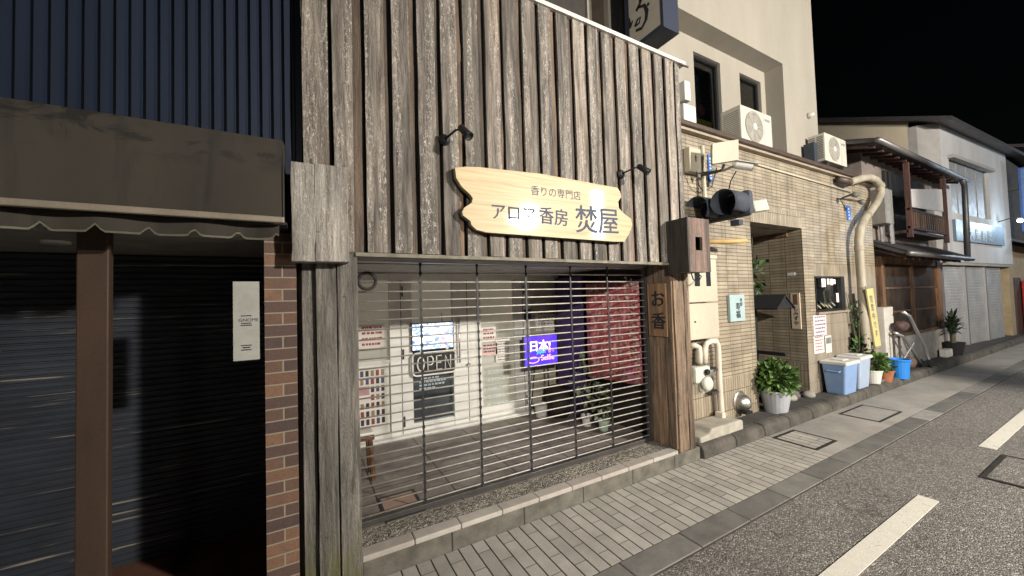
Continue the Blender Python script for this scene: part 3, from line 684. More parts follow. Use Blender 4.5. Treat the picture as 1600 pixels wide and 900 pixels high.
# posters and sheets behind the glass
def poster(u0, v0, u1, v1, y, mat, lab, ink=None, rows=6, cat="poster", group="papers on the shop front"):
    a, b_ = W(u0, v0, y), W(u1, v1, y)
    x0, x1, z0, z1 = min(a.x, b_.x), max(a.x, b_.x), min(a.z, b_.z), max(a.z, b_.z)
    th = thing("poster", lab, cat, ((x0+x1)/2, y, z0), group)
    MB().box(x0, x1, y-.002, y, z0, z1).build("sheet", mat, th)
    mb = MB()
    for i in range(rows):
        z = z1-(z1-z0)*(i+.75)/(rows+.6); x = x0+(x1-x0)*.12
        while x < x1-(x1-x0)*.15:
            wl = random.uniform(.04, .16)*(x1-x0); mb.box(x, min(x+wl, x1-(x1-x0)*.08), y-.0035, y-.0025, z, z+(z1-z0)*.35/rows); x += wl*1.35
    mb.build("print", ink or M_ink, th); return th
M_redink = paint("red_ink", (.35, .06, .05), .6); M_greyink = paint("grey_ink", (.16, .16, .17), .7); M_pinkp = paint("pink_paper", (.62, .42, .42), .8, dirt=.1)
poster(560, 508, 601, 545, YD+.002, M_paper, "white sheet with red and black print in the leftmost window of the porch", M_redink, 4)
poster(752, 512, 775, 533, YD-.004, M_paper, "white sheet with a round mark on the right door near its handle", M_redink, 3)
poster(752, 538, 777, 553, YD-.004, M_pinkp, "small pinkish notice below the sheet with a round mark", M_ink, 3)
poster(774, 528, 797, 564, YD-.004, M_paper, "white notice with closely printed lines on the right door glass", M_greyink, 9)
poster(836, 488, 871, 515, YD-.012, M_paper, "white framed notice on the panel above the LED board", M_greyink, 5)
poster(757, 575, 800, 640, YD+.028, paint("yellow_paper", (.58, .48, .32), .8, dirt=.08), "tall cream sheet with a few pale lines on the right door", M_paper, 5)
tag(MB().box(*sorted((W(819, 484, YD-.03).x, W(829, 484, YD-.03).x)), YD-.04, YD-.022, W(820, 500, YD-.03).z, W(820, 484, YD-.03).z).build("intercom", paint("navy_plastic", (.02, .03, .06), .4), None), "small dark blue intercom on the door stile", "intercom")
# grid poster low on the left panel
a, b_ = W(560, 563, YD-.002), W(611, 668, YD-.002)
gp = thing("grid_poster", "white poster with rows of small coloured pictures on the lower left panel", "poster", ((a.x+b_.x)/2, YD, b_.z), "papers on the shop front")
gx, gX, gz, gZ = .40, .835, .30, 1.04
MB().box(gx, gX, YD+.0, YD+.003, gz, gZ).build("sheet", M_paper, gp)
cols = {"red": (.30, .06, .06), "dark": (.05, .04, .05), "tan": (.36, .26, .16), "blue": (.07, .09, .18)}
sets = {c_: MB() for c_ in cols}
for r_ in range(7):
    for c_ in range(7):
        if r_ in (2, 3) and c_ < 4: continue
        x = gx+.03+c_*.057; z = gZ-.11-r_*.092; sets[random.choice(list(cols))].box(x, x+.035, YD-.0015, YD-.0005, z, z+.065)
for c_, mbb in sets.items(): mbb.build("picture_rows", paint("print_"+c_, cols[c_], .5), gp)
MB().box(gx+.02, gx+.24, YD-.0015, YD-.0005, gZ-.32, gZ-.22).build("heading", paint("pink_heading", (.6, .35, .38), .7), gp)
# cloth banner on the right of the porch
tp = thing("cloth_banner", "red patterned cloth banner hanging on the right side of the porch", "banner", (3.24, 3.3, .75))
k = N("banner_cloth")
g = k.noise(k.pos((1, 26, 11)), 1, 3, .6); g2 = k.noise(k.pos((1, 5, 3)), 1, 2)
c = k.mix(k.ramp(g, [(.50, 0), (.6, .7)]), (.34, .07, .075), (.55, .36, .36)); c = k.mix(k.ramp(g2, [(.55, 0), (.62, .4)]), c, (.30, .06, .16)); k.col(c); k.rough(.85); M_cloth = k.m
p0, p1 = Vector((3.315, 2.99, 0)), Vector((3.15, 3.70, 0)); vs = []; n = 24
for i in range(n+1):
    t = i/n; p = p0.lerp(p1, t); wv = .014*math.sin(t*17)
    for j in range(5): vs.append((p.x+wv*(.3+.2*j)-.01, p.y, 1.93-(1.93-.76)*j/4))
mb = MB().add(vs, [(5*i+j, 5*i+j+1, 5*i+6+j, 5*i+5+j) for i in range(n) for j in range(4)]); cl = mb.build("cloth", M_cloth, tp, smooth=True)
sm = cl.modifiers.new("thickness", 'SOLIDIFY'); sm.thickness = .003
MB().tube([p0+Vector((0, -.03, 1.94)), p1+Vector((0, .03, 1.94))], .01, 8).build("rod", M_dark, tp)
tag(MB().box(3.19, 3.23, 3.85, 4.45, ZF, 2.05).build("dark_curtain", paint("glow_tinted_curtain", (.07, .045, .13), .9), None), "dark purple curtain in the right corner of the porch behind the board", "curtain")  # purple glow of the LED board painted into the curtain colour
# dried garland over the banner
mb = MB(); random.seed(3)
for i in range(70):
    t = i/70; base = Vector((3.26, 3.10, 1.98)).lerp(Vector((3.255, 3.02, .95)), t)+Vector((random.uniform(-.025, .01), random.uniform(-.05, .05), 0))
    d = Vector((random.uniform(-.3, .1), random.uniform(-1, 1), random.uniform(-.8, .4))).normalized()*.035; s = d.cross(Vector((1, .2, .3))).normalized()*.014
    mb.quad(base, base+d*.5+s, base+d, base+d*.5-s)
tag(mb.build("dried_garland", paint("dry_leaf", (.52, .46, .36), .8), None), "pale dried garland trailing down over the red banner", "garland")

def leaf_clump(name, c, rx, ry, rz, n, size, mat, parent, seed, droop=.2, fill=.35):
    rnd = random.Random(seed); mb = MB(); c = Vector(c)
    for i in range(n):
        while True:
            q = Vector((rnd.uniform(-1, 1), rnd.uniform(-1, 1), rnd.uniform(-.8, 1)))
            if fill < q.length < 1: break
        q2 = Vector((q.x*rx, q.y*ry, q.z*rz)); p = c+q2
        d = (q2.normalized()+Vector((rnd.uniform(-.6, .6), rnd.uniform(-.6, .6), rnd.uniform(-.3, .5)-droop))).normalized()
        s = size*rnd.uniform(.6, 1.3); sd = d.cross(Vector((rnd.uniform(-1, 1), rnd.uniform(-1, 1), rnd.uniform(.2, 1)))).normalized()*s*.3
        nn = d.cross(sd).normalized()*s*.12
        mb.add([p, p+d*s*.5+sd+nn, p+d*s, p+d*s*.5-sd+nn], [(0, 1, 2), (0, 2, 3)])
    return mb.build(name, mat, parent)
def leafmat(name, a, b_):
    k = N(name); k.col(k.mix(k.island(), a, b_)); k.rough(.6)
    k.b.inputs["Transmission Weight"].default_value = 0; MATS[name] = k.m; return k.m
M_leaf = leafmat("bush_leaf", (.03, .07, .014), (.12, .21, .045)); M_leaf2 = leafmat("dark_leaf", (.018, .045, .012), (.06, .11, .03)); M_leaf3 = leafmat("pale_leaf", (.10, .13, .08), (.20, .24, .15))
M_stem = paint("stem", (.09, .085, .05), .8)
def potted(x, y, z, rb, rtp, h, potmat, lab, lname, plant, cat="potted plant", group=None):
    th = thing(lname, lab, cat, (x, y, z), group)
    MB().lathe((x, y, z), [(rb, 0), (rtp, h), (rtp+.008, h+.004), (rtp+.008, h-.02), (rtp-.012, h-.003), (rtp-.02, h*.8), (0.001, h*.8)], 22).build("pot", potmat, th, smooth=False, bevel=0)
    plant(th); return th
def stems(th, x, y, z, h, n, spread, seed, r=.004):
    rnd = random.Random(seed); mb = MB()
    for i in range(n):
        a = rnd.uniform(0, 6.28); mb.tube([(x, y, z), (x+math.cos(a)*spread*.4, y+math.sin(a)*spread*.4, z+h*.6), (x+math.cos(a)*spread, y+math.sin(a)*spread, z+h*rnd.uniform(.8, 1.1))], [r, r*.8, r*.5], 5)
    mb.build("stem", M_stem, th)
potted(3.07, 3.70, ZF, .05, .062, .13, M_plastic, "small white pot with a tall thin plant just inside the grille", "potted_plant",
       lambda th: (stems(th, 3.07, 3.70, ZF+.1, .62, 6, .12, 1), leaf_clump("foliage", (3.07, 3.70, ZF+.55), .13, .13, .34, 60, .09, M_leaf3, th, 11)), group="pots in the porch")
potted(3.13, 3.46, ZF, .05, .066, .12, paint("pale_green_glaze", (.42, .52, .42), .35), "pale green pot with a short leafy plant just inside the grille", "potted_plant",
       lambda th: (stems(th, 3.13, 3.46, ZF+.1, .3, 5, .08, 2), leaf_clump("foliage", (3.13, 3.46, ZF+.30), .13, .13, .16, 50, .08, M_leaf3, th, 12)), group="pots in the porch")
tag(MB().lathe((3.02, 4.22, ZF), [(.13, 0), (.17, .12), (.175, .28), (.15, .38), (.158, .39), (.14, .36), (.001, .33)], 24).build("barrel", M_dark, None, smooth=True), "dark round barrel standing in the right corner of the porch", "barrel")
tag(MB().lathe((2.80, 4.32, ZF), [(.07, 0), (.095, .17), (.10, .175), (.085, .16), (.001, .14)], 20).build("bucket", M_plastic, None), "small white bucket under the LED board in the porch", "bucket")
mb = MB()
st = thing("stool", "reddish brown wooden stool with white top at the left of the porch", "stool", (.42, 3.75, ZF))
for i, (dx, dy) in enumerate(((-.07, -.09), (.1, -.09), (-.07, .09), (.1, .09))): MB().tube([(.42+dx*1.1, 3.75+dy*1.1, ZF), (.42+dx*.9, 3.75+dy*.9, ZF+.36)], .022, 8).build("leg", M_brown, st)
MB().box(.32, .545, 3.64, 3.86, ZF+.36, ZF+.40).build("seat", M_brown, st, bevel=.006)
MB().box(.325, .54, 3.645, 3.855, ZF+.401, ZF+.43).build("cushion", M_white, st, bevel=.01)
tag(MB().tube([(.40+.06*math.cos(R(t)), 2.89, 1.93+.06*math.sin(R(t))) for t in range(0, 361, 20)], .012, 8).build("rope_ring", M_dark, None, smooth=True), "dark rope ring hung at the top left corner of the grille", "ring")

# ================================================================== TILED RESTAURANT
rb = thing("tiled_restaurant", "restaurant with beige brick tile ground floor and plain cream upper wall with two windows", "building", (6.6, 3.4, 0))
TC1, TC2, TCM = (.40, .34, .25), (.30, .25, .18), (.115, .09, .062)
TH = dict(bw=.245, rh=.0492, mortar=.0042, c1=TC1, c2=TC2, cm=TCM, offset=0, rough=.5, var=.35, bump=.6)
M_tx = bricks("tile_facing_street", ('x', 'z', None), **TH); M_ty = bricks("tile_on_return", ('y', 'z', None), **TH)
TV = dict(TH); TV.update(bw=.0492, rh=.245)
M_vx = bricks("soldier_tile", ('x', 'z', None), **TV); M_vy = bricks("soldier_tile_return", ('y', 'z', None), **TV)
M_big = bricks("large_smooth_tile", ('x', 'z', None), .6, .30, .003, (.31, .265, .205), (.28, .24, .185), (.15, .125, .095), 0, .55, .25, .3, dirt=.2)
RX0, RX1, RZ = 5.50, 6.965, 2.765
TB, TT = .118, 3.765
WX0, WX1, WZ0, WZ1 = 7.29, 8.36, 1.41, 2.0
xw = 9.80
# wall pieces butt against each other
mb = MB(); mb.box(3.62, RX0, YT, YT+.2, .66, TT); mb.box(RX0, RX1, YT, YT+.2, RZ+.25, TT); mb.box(RX1, xw, YT, YT+.2, WZ1+.20, TT)
mb.box(RX1, WX0-.0, YT, YT+.2, .9, WZ1+.2); mb.build("tiled_wall", M_tx, rb)
mb = MB(); mb.box(3.62, RX0, YT+.002, YT+.2, TB, .66); mb.build("soldier_base", M_vx, rb)
mb = MB(); mb.box(RX0, RX1, YT-.002, YT+.2, RZ, RZ+.25); mb.box(WX0, xw, YT+.001, YT+.2, WZ1, WZ1+.2); mb.build("soldier_lintel", M_vx, rb)
mb = MB(); mb.box(WX1, xw, YT+.002, YT+.2, WZ0, WZ1); mb.box(WX0, xw, YT+.002, YT+.2, .9, WZ0); mb.box(RX1, xw, YT+.003, YT+.2, TB, .9); mb.build("smooth_base", M_big, rb)
mb = MB(); mb.box(RX1, RX1+.15, YT+.201, 5.0, .62, RZ-.002); mb.build("recess_side_wall", M_ty, rb)
mb = MB(); mb.box(RX1-.003, RX1, YT+.003, YT+.2, .62, RZ-.002); mb.build("recess_corner", M_ty, rb)
mb = MB(); mb.box(RX1-.004, RX1-.001, YT+.006, 5.0, TB, .62); mb.box(RX1-.0005, RX1+.14, YT+.201, 5.0, TB, .619); mb.build("recess_soldier_base", M_vy, rb)
MB().box(RX0-.2, RX0, YT+.2, 5.0, TB, RZ).build("recess_left_wall", M_ty, rb)
MB().box(RX0, RX1, 5.0, 5.1, TB, RZ).build("recess_back", paint("recess_door", (.06, .045, .035), .6), rb)
MB().box(RX0, RX1-.006, YT+.2, 5.0, RZ-.03, RZ-.004).build("recess_ceiling", paint("recess_ceiling_paint", (.26, .22, .18), .8), rb)
MB().box(RX1-.045, RX1-.006, YT+.2, 5.0, RZ-.10, RZ-.032).build("recess_moulding", M_brown, rb)
MB().box(8.98, 8.98+.001, YT-.004, YT+.0, TB, TT).build("corner_joint", M_concd, rb)
# eave trim and ledge roof
M_trim = paint("brown_trim", (.085, .058, .045), .45, .2, dirt=.4, streak=False); M_trim2 = paint("pale_trim", (.33, .27, .20), .5, dirt=.3)
mb = MB(); mb.box(3.62, xw+.05, YT-.12, YT+.0, 3.80, 3.86); mb.build("eave_gutter", M_trim, rb, bevel=.012)
MB().box(3.62, xw+.04, YT-.075, YT+.02, 3.766, 3.799).build("eave_fascia", M_trim2, rb)
MB().box(3.62, xw+.05, YT+.001, 3.62, 3.80, 3.855).build("ledge", paint("ledge_metal", (.12, .10, .09), .6), rb)
MB().box(8.70, xw, 3.2, 8, 3.70, 3.80).build("flat_roof", M_concd, rb)
MB().box(xw-.15, xw, YT+.2, 8, TB, 3.76).build("end_wall", M_conc, rb)
# cream upper storey
M_up = paint("cream_render", (.31, .285, .24), .8, dirt=.14, scale=2.0, bump=.25, streak=True)
SZ, JX, YO, YI = 5.82, 7.48, 3.30, 3.60
MB().box(-1, 8.70, YO, 8, SZ, 9.6).build("upper_wall", M_up, rb)
MB().box(JX, 8.70, YO, 8, 3.856, SZ-.001).build("upper_side_pier", M_up, rb)
w1 = (5.40, 6.10, 4.30, 5.60); w2 = (6.66, 7.33, 4.30, 5.60); w3 = (2.2, 3.46, 4.3, 5.75)
mb = MB(); xs = [3.66, w1[0], w1[1], w2[0], w2[1], JX-.001]
for i in range(0, 6, 2): mb.box(xs[i], xs[i+1], YI, YI+.2, 3.856, SZ-.001)
for w_ in (w1, w2): mb.box(w_[0], w_[1], YI, YI+.2, w_[3], SZ-.001); mb.box(w_[0], w_[1], YI, YI+.2, 3.856, w_[2])
mb.build("recessed_wall", M_up, rb)
MB().box(3.58, 3.659, YI-.03, YI+.2, 3.9, SZ-.001).build("corner_strip", M_up, rb)
M_winf = paint("dark_window_frame", (.018, .018, .02), .4, .3)
Gd = glass("dark_glass", (.55, .6, .62), .5, .05)
def window(w_, y, bar=True, inside=None):
    t = .045; mb = MB(); x0, x1, z0, z1 = w_
    mb.box(x0, x0+t, y, y+.06, z0, z1).box(x1-t, x1, y, y+.06, z0, z1).box(x0+t, x1-t, y, y+.06, z1-t, z1).box(x0+t, x1-t, y, y+.06, z0, z0+t)
    if bar: mb.box((x0+x1)/2-.015, (x0+x1)/2+.015, y+.01, y+.05, z0+t, z1-t) if False else None
    f = mb.build("window", M_winf, rb)
    MB().box(x0+t, x1-t, y+.03, y+.035, z0+t, z1-t).build("pane", Gd, f)
    MB().box(x0, x1, y+.30, y+.31, z0-.2, z1+.1).build("room_backing", inside or paint("room_grey", (.10, .105, .11), .7, dirt=.5, scale=2), f)
    return f
f1 = window(w1, YI+.05); f2 = window(w2, YI+.05)
MB().box(w1[0]+.05, w1[1]-.05, YI+.16, YI+.17, 4.52, 4.66).build("yellow_strip", paint("yellow_label", (.55, .44, .03), .6), f1)
MB().ell((5.85, YI+.22, 4.86), .12, .04, .10, jit=.1).build("red_bundle", paint("red_bundle", (.22, .04, .03), .7), f1)
mb = MB(); mb.tube([(5.52, YI+.12, 5.28), (5.68, YI+.12, 5.12), (5.9, YI+.12, 5.1), (6.02, YI+.12, 4.95)], .006, 5); mb.build("crack_line", M_black, f1)
# large window behind the wooden facade
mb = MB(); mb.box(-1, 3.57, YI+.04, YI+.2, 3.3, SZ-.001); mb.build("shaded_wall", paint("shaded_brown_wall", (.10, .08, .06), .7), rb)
MB().box(3.22, 3.29, YI-.03, YI+.039, 3.9, SZ-.002).build("window_post", M_up, rb)
MB().box(2.6, 3.215, YI+.0, YI+.039, 4.0, SZ-.002).build("window_screen", paint("dark_screen", (.035, .03, .028), .6), rb)
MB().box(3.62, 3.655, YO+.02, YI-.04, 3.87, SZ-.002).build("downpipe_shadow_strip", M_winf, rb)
# projecting sign with a brushed character
c0 = W(1037, 41, 2.72); c1 = W(1061, 48, 2.72)
ps = thing("projecting_sign", "dark navy projecting box sign with a brushed character on its pale face above the boards", "sign", (c0.x+.1, 3.0, c0.z))
M_navy = paint("navy_casing", (.035, .045, .075), .4, .2, dirt=.3)
xf_, xr_ = c0.x, c1.x; zb_ = c0.z; zt_ = 6.6; yf, yb_ = 2.72, YO-.02
mb = MB(); mb.box(xf_, xr_, yf, yb_, zb_, zb_+.05).box(xf_, xr_, yf, yf+.035, zb_+.05, zt_).box(xf_, xr_, yb_-.06, yb_, zb_+.05, zt_).box(xf_+.02, xr_, yf+.035, yb_-.06, zb_+.05, zt_)
mb.build("casing", M_navy, ps)
MB().box(xf_+.008, xf_+.019, yf+.036, yb_-.061, zb_+.051, zt_).build("face", paint("pale_face", (.40, .37, .31), .5, dirt=.1), ps)
def brush(mb, pts, ws_, x):   # a brush stroke in the y-z plane
    pts = [Vector((x, p[0], p[1])) for p in pts]; L_ = []; R_ = []
    for i, p in enumerate(pts):
        t = (pts[min(i+1, len(pts)-1)]-pts[max(i-1, 0)]).normalized(); nn = Vector((0, -t.z, t.y)); L_.append(p+nn*ws_[i]*1.7); R_.append(p-nn*ws_[i]*1.7)
    mb.add(L_+R_, [(i, i+1, i+1+len(pts), i+len(pts)) for i in range(len(pts)-1)])
def pix_stroke(mb, zp, ws_):  # points measured on the sign's face
    pts = []
    for (u, v) in zp: q = WX(900+u/7.5, v/7.5, xf_+.006); pts.append((q.y, q.z))
    brush(mb, pts, ws_, xf_+.006)
mb = MB()
pix_stroke(mb, [(618, 215), (625, 280), (640, 300)], [.008, .016, .008]); pix_stroke(mb, [(580, 330), (590, 355), (640, 315), (665, 240)], [.012, .014, .010, .006])
pix_stroke(mb, [(770, -10), (740, 60), (705, 130), (720, 90), (800, 60), (830, 130), (820, 230), (770, 330), (700, 360)], [.006, .014, .012, .008, .012, .016, .014, .012, .010])
pix_stroke(mb, [(690, 310), (720, 230), (755, 200), (740, 270), (690, 310)], [.010, .010, .008, .008, .008]); pix_stroke(mb, [(830, 60), (860, 40)], [.012, .010])
pix_stroke(mb, [(690, -20), (760, -40), (820, -30)], [.01, .012, .01]); pix_stroke(mb, [(755, -110), (750, 20)], [.012, .012])
mb.build("lettering", M_ink, ps)

# air conditioners on the ledge
def aircon(x0, x1, yf, yb, z0, z1, lab, side_vents=False, legs=0):
    th = thing("air_conditioner", lab, "air conditioner", ((x0+x1)/2, (yf+yb)/2, z0-legs), "outdoor air conditioner units on the ledge")
    MB().box(x0, x1, yf, yb, z0, z1).build("casing", M_ac, th, bevel=.012)
    cx, cz, r = x0+(x1-x0)*.40, (z0+z1)/2, (z1-z0)*.43
    MB().lathe((cx, yf+.002, cz), [(r, 0), (r, .012), (r-.015, .014), (r-.02, .003), (.001, .003)], 30, (0, -1, 0)).build("fan_guard", paint("fan_shadow", (.36, .34, .30), .5, dirt=.3), th, smooth=True)
    mb = MB()
    for q in range(10):
        rr = r*(.14+.085*q); mb.tube([(cx+rr*math.cos(R(t)), yf-.013, cz+rr*math.sin(R(t))) for t in range(0, 361, 15)], .0028, 4, False)
    for q in range(8): mb.tube([(cx+.03*math.cos(q*.785), yf-.014, cz+.03*math.sin(q*.785)), (cx+r*.97*math.cos(q*.785), yf-.014, cz+r*.97*math.sin(q*.785))], .0035, 4)
    mb.build("wire_guard", M_ac, th)
    MB().lathe((cx, yf-.012, cz), [(.05, 0), (.045, .008), (.001, .009)], 18, (0, -1, 0)).build("hub", M_plastic, th)
    MB().box(x1-.20, x1-.06, yf-.003, yf, z1-.12, z1-.085).build("badge", paint("badge_grey", (.25, .27, .32), .4), th)
    MB().box(x1-.225, x1-.221, yf-.0015, yf+.001, z0+.01, z1-.01).build("panel_seam", M_greyink, th)
    if side_vents:
        mb = MB()
        for q in range(2):
            ya, yb2 = yf+.03+q*.12, yf+.125+q*.12
            for j in range(14): mb.box(x0-.002, x0+.001, ya, yb2, z0+.05+j*.03, z0+.069+j*.03)
        mb.build("side_vent", paint("vent_shadow", (.16, .15, .14), .6), th)
    else:
        mb = MB()
        for j in range(16): mb.box(x0-.002, x0+.001, yf+.03, yb-.03, z0+.04+j*.028, z0+.052+j*.028)
        mb.build("side_vent", paint("vent_shadow2", (.25, .24, .22), .6), th)
    if legs:
        mb = MB()
        for lx in (x0+.12, x1-.12):
            mb.box(lx-.02, lx+.02, yf+.01, yb+.05, z0-.035, z0-.002); mb.box(lx-.02, lx+.02, yf+.02, yf+.05, z0-legs, z0-.035); mb.box(lx-.02, lx+.02, yb, yb+.03, z0-legs, z0-.035)
        mb.build("stand", M_rail, th)
    else:
        mb = MB()
        for lx in (x0+.12, x1-.12): mb.box(lx-.03, lx+.03, yf+.01, yb, z0-.075, z0-.001)
        mb.build("foot", M_rail, th)
    return th
aircon(5.50, 6.33, 2.98, 3.27, 3.935, 4.475, "beige air conditioner in front of the two upper windows")
a2 = aircon(8.15, 9.02, 3.0, 3.26, 4.085, 4.59, "beige air conditioner on a raised stand at the far end of the ledge", True, .225)
MB().box(7.98, 8.10, 3.10, 3.26, 3.90, 4.42).build("side_panel", paint("dark_blue_panel", (.03, .04, .06), .5), a2)
tag(MB().lathe((8.32, YO, 5.05), [(.05, 0), (.055, .03), (.03, .10), (.001, .11)], 14, (0, -1, 0)).build("wall_vent", M_ac, None, smooth=True), "small round vent cap high on the cream wall", "vent")
# cream boxes at the end of the boards
q0, q1 = W(1077, 228, 2.84), W(1097, 271, 2.84)
mt = thing("electric_meter", "small cream meter box with a dark symbol high on the tiled wall beside the boards", "meter box", ((q0.x+q1.x)/2, 2.88, q1.z))
MB().box(q0.x, q1.x, 2.84, YT-.002, q1.z, q0.z).build("box", M_cream, mt, bevel=.012); cx = (q0.x+q1.x)/2
mb = MB(); mb.box(cx-.02, cx+.02, 2.836, 2.839, q0.z-.13, q0.z-.12).box(cx-.016, cx+.016, 2.836, 2.839, q0.z-.16, q0.z-.15).box(cx-.005, cx+.005, 2.836, 2.839, q0.z-.18, q0.z-.09); mb.build("symbol", M_ink, mt)
q0, q1 = W(1071, 125, 3.05), W(1080, 158, 3.05)
tag(MB().box(q0.x-.02, q1.x, 3.05, 3.3, q1.z, q0.z).build("junction_box", M_plastic, None, bevel=.01), "narrow white box above the end of the boards", "junction box")
q0, q1 = W(1068, 160, 3.0), W(1089, 200, 3.0)
tag(MB().box(q0.x, q1.x, 3.0, 3.25, q1.z-.02, q0.z).build("cable_box", M_plastic, None, bevel=.012), "white cable box on the ledge beside the boards", "cable box")
# street number plates
def plate(u0, v0, u1, v1, lab, n):
    a, b_ = W(u0, v0, YT-.012), W(u1, v1, YT-.012)
    th = thing("address_plate", lab, "address plate", ((a.x+b_.x)/2, YT-.01, b_.z), "blue address plates")
    MB().box(a.x, b_.x, YT-.012, YT-.002, b_.z, a.z).build("plate", paint("blue_enamel", (.03, .14, .48), .35, dirt=.15), th)
    mb = MB(); cx = (a.x+b_.x)/2; hh = (a.z-b_.z)
    for i in range(n): z = b_.z+hh*(.08+.86*i/n); mb.box(cx-.018, cx+.018, YT-.0135, YT-.0125, z, z+hh*.5/n)
    mb.build("lettering", M_plastic, th)
plate(1106, 241, 1114, 284, "long blue address plate on the tiled wall beside the floodlight", 7); plate(1323, 321, 1330, 345, "short blue address plate near the beige downpipe", 4)
# traffic signal
tx = 4.10; ts = thing("traffic_signal", "dark traffic signal with hooded lenses seen from the side against the tiled wall", "traffic signal", (tx+.25, 2.66, 2.58))
M_sig = paint("signal_navy", (.05, .06, .082), .75, 0, dirt=.3)
ys_, zs_, rr = (2.475, 2.80), 2.79, .145
MB().box(tx+.30, tx+.40, 2.33, 2.92, zs_-.15, zs_+.15).build("housing", M_sig, ts, bevel=.05)
for yy in ys_:
    mb = MB(); n = 26; ang = [R(-52+284*i/n) for i in range(n+1)]; vs = []
    for a_ in ang:
        for xx in (0, 1):
            ln = .30 if xx else 0
            cut = .0 if xx == 0 else (.05*max(0, -math.sin(a_)))
            vs.append((tx+.31-ln+cut, yy+rr*math.cos(a_), zs_+rr*math.sin(a_)))
    mb.add(vs, [(2*i, 2*i+1, 2*i+3, 2*i+2) for i in range(n)]); v_ = mb.build("visor", M_sig, ts, smooth=True)
    so = v_.modifiers.new("thickness", 'SOLIDIFY'); so.thickness = .004
    MB().lathe((tx+.298, yy, zs_), [(.12, 0), (.10, .025), (.001, .04)], 20, (-1, 0, 0)).build("lens", M_black, ts, smooth=True)
MB().box(tx+.22, tx+.30, 2.42, 2.52, zs_-.25, zs_-.19).build("lower_bracket", M_sig, ts)
MB().tube([(tx+.28, 2.86, zs_+.15), (tx+.28, 2.86, 3.62)], .028, 10).build("conduit", M_cream, ts)
MB().tube([(tx+.28, 2.86, 3.3), (tx+.28, YT, 3.3)], .02, 8).build("wall_bracket", M_rail, ts)
# floodlight and camera above the signal
q0, q1 = W(1117, 226, 2.55), W(1144, 250, 2.55)
fl = thing("floodlight", "square cream floodlight panel on a bracket above the traffic signal", "floodlight", (q0.x+.15, 2.6, q1.z))
c_ = (W(1132, 238, 2.55)); ux = Vector((.86, -.50, .12)).normalized()*.155; uz = Vector((.08, 0, 1)).normalized()*.125; un = ux.cross(uz).normalized()*.022
MB().obox(c_, ux, uz, un).build("panel", M_cream, fl, bevel=.006)
MB().tube([c_+Vector((.02, .02, -.13)), c_+Vector((.03, .06, -.19)), (4.30, 2.84, c_.z-.19)], .018, 8).build("bracket", M_rail, fl)
cc_ = thing("security_camera", "white bullet security camera beside the square floodlight", "camera", W(1160, 260, 2.55))
p0_, p1_ = W(1150, 258, 2.58), W(1176, 262, 2.44); d_ = (p1_-p0_).normalized()
MB().tube([p0_-d_*.04, p0_, p1_], [.03, .045, .043], 14).build("body", M_plastic, cc_, smooth=False)
MB().obox((p0_+p1_)/2+Vector((0, 0, .05))+d_*.02, d_*.13, Vector((-d_.y, d_.x, 0)).normalized()*.05, (0, 0, .004)).build("sunshade", M_plastic, cc_)
MB().lathe(p1_, [(.038, 0), (.034, .006), (.001, .007)], 14, d_).build("lens", M_black, cc_)
MB().tube([p0_, p0_+Vector((-.1, .08, -.05)), (4.30, 2.85, p0_.z-.06)], .014, 8).build("bracket", M_rail, cc_)
# conduit along the wall
tag(MB().tube([W(1165, 252, YT-.02), W(1330, 300, YT-.02)], .014, 8).build("wall_conduit", M_cream, None, smooth=True), "thin cream conduit running along the tiled wall below the eave", "conduit")
wbx = W(1157, 313, 2.75)
tag(MB().box(wbx.x-.09, wbx.x+.09, 2.75, 2.92, wbx.z-.13, wbx.z+.12).build("sensor_box", M_plastic, None, bevel=.02), "small rounded white box beside the end of the traffic signal", "sensor box")
sc2 = thing("small_spotlight", "small white spotlight on a thin arm right of the traffic signal", "spotlight", W(1185, 325, 2.7))
p_ = W(1186, 322, 2.62); MB().obox(p_, (.07, -.05, .01), (.01, .02, .075), (.03, .04, 0)).build("head", paint("pale_green_plastic", (.55, .60, .52), .4), sc2, bevel=.01)
MB().tube([p_+Vector((-.06, .05, -.01)), p_+Vector((-.2, .12, -.02)), W(1160, 333, YT)], .012, 6).build("arm", M_rail, sc2)
MB().tube([W(1176, 322, 2.72), W(1172, 330, 2.8)], .03, 8).build("joint", M_black, sc2)
tag(MB().tube([W(1104, 378, 2.80), W(1150, 377, 2.66), W(1166, 376, 2.60)], [.032, .032, .028], 10).build("yellow_pipe", paint("yellow_cover", (.62, .42, .16), .5), None, smooth=True), "yellowish pipe sticking out beside the box with a square hole", "pipe")
M_gyl = paint("dull_grey_lamp", (.16, .15, .13), .6)
q_ = W(1336, 306, 2.72)
sl = thing("corner_light", "small grey lamp pair under the eave next to the beige downpipe", "lamp", q_)
MB().lathe(q_+Vector((-.1, 0, .02)), [(.02, 0), (.048, .04), (.05, .10), (.001, .105)], 14, (-.5, -.6, -.3)).build("shade", M_gyl, sl, smooth=True)
MB().lathe(q_+Vector((.12, 0, -.08)), [(.02, 0), (.045, .04), (.045, .09), (.001, .095)], 14, (.2, -.7, -.4)).build("shade", M_gyl, sl, smooth=True)
MB().tube([q_+Vector((-.1, 0, .02)), q_+Vector((0, .2, 0)), q_+Vector((.12, 0, -.08))], .018, 6).build("bracket", M_rail, sl)
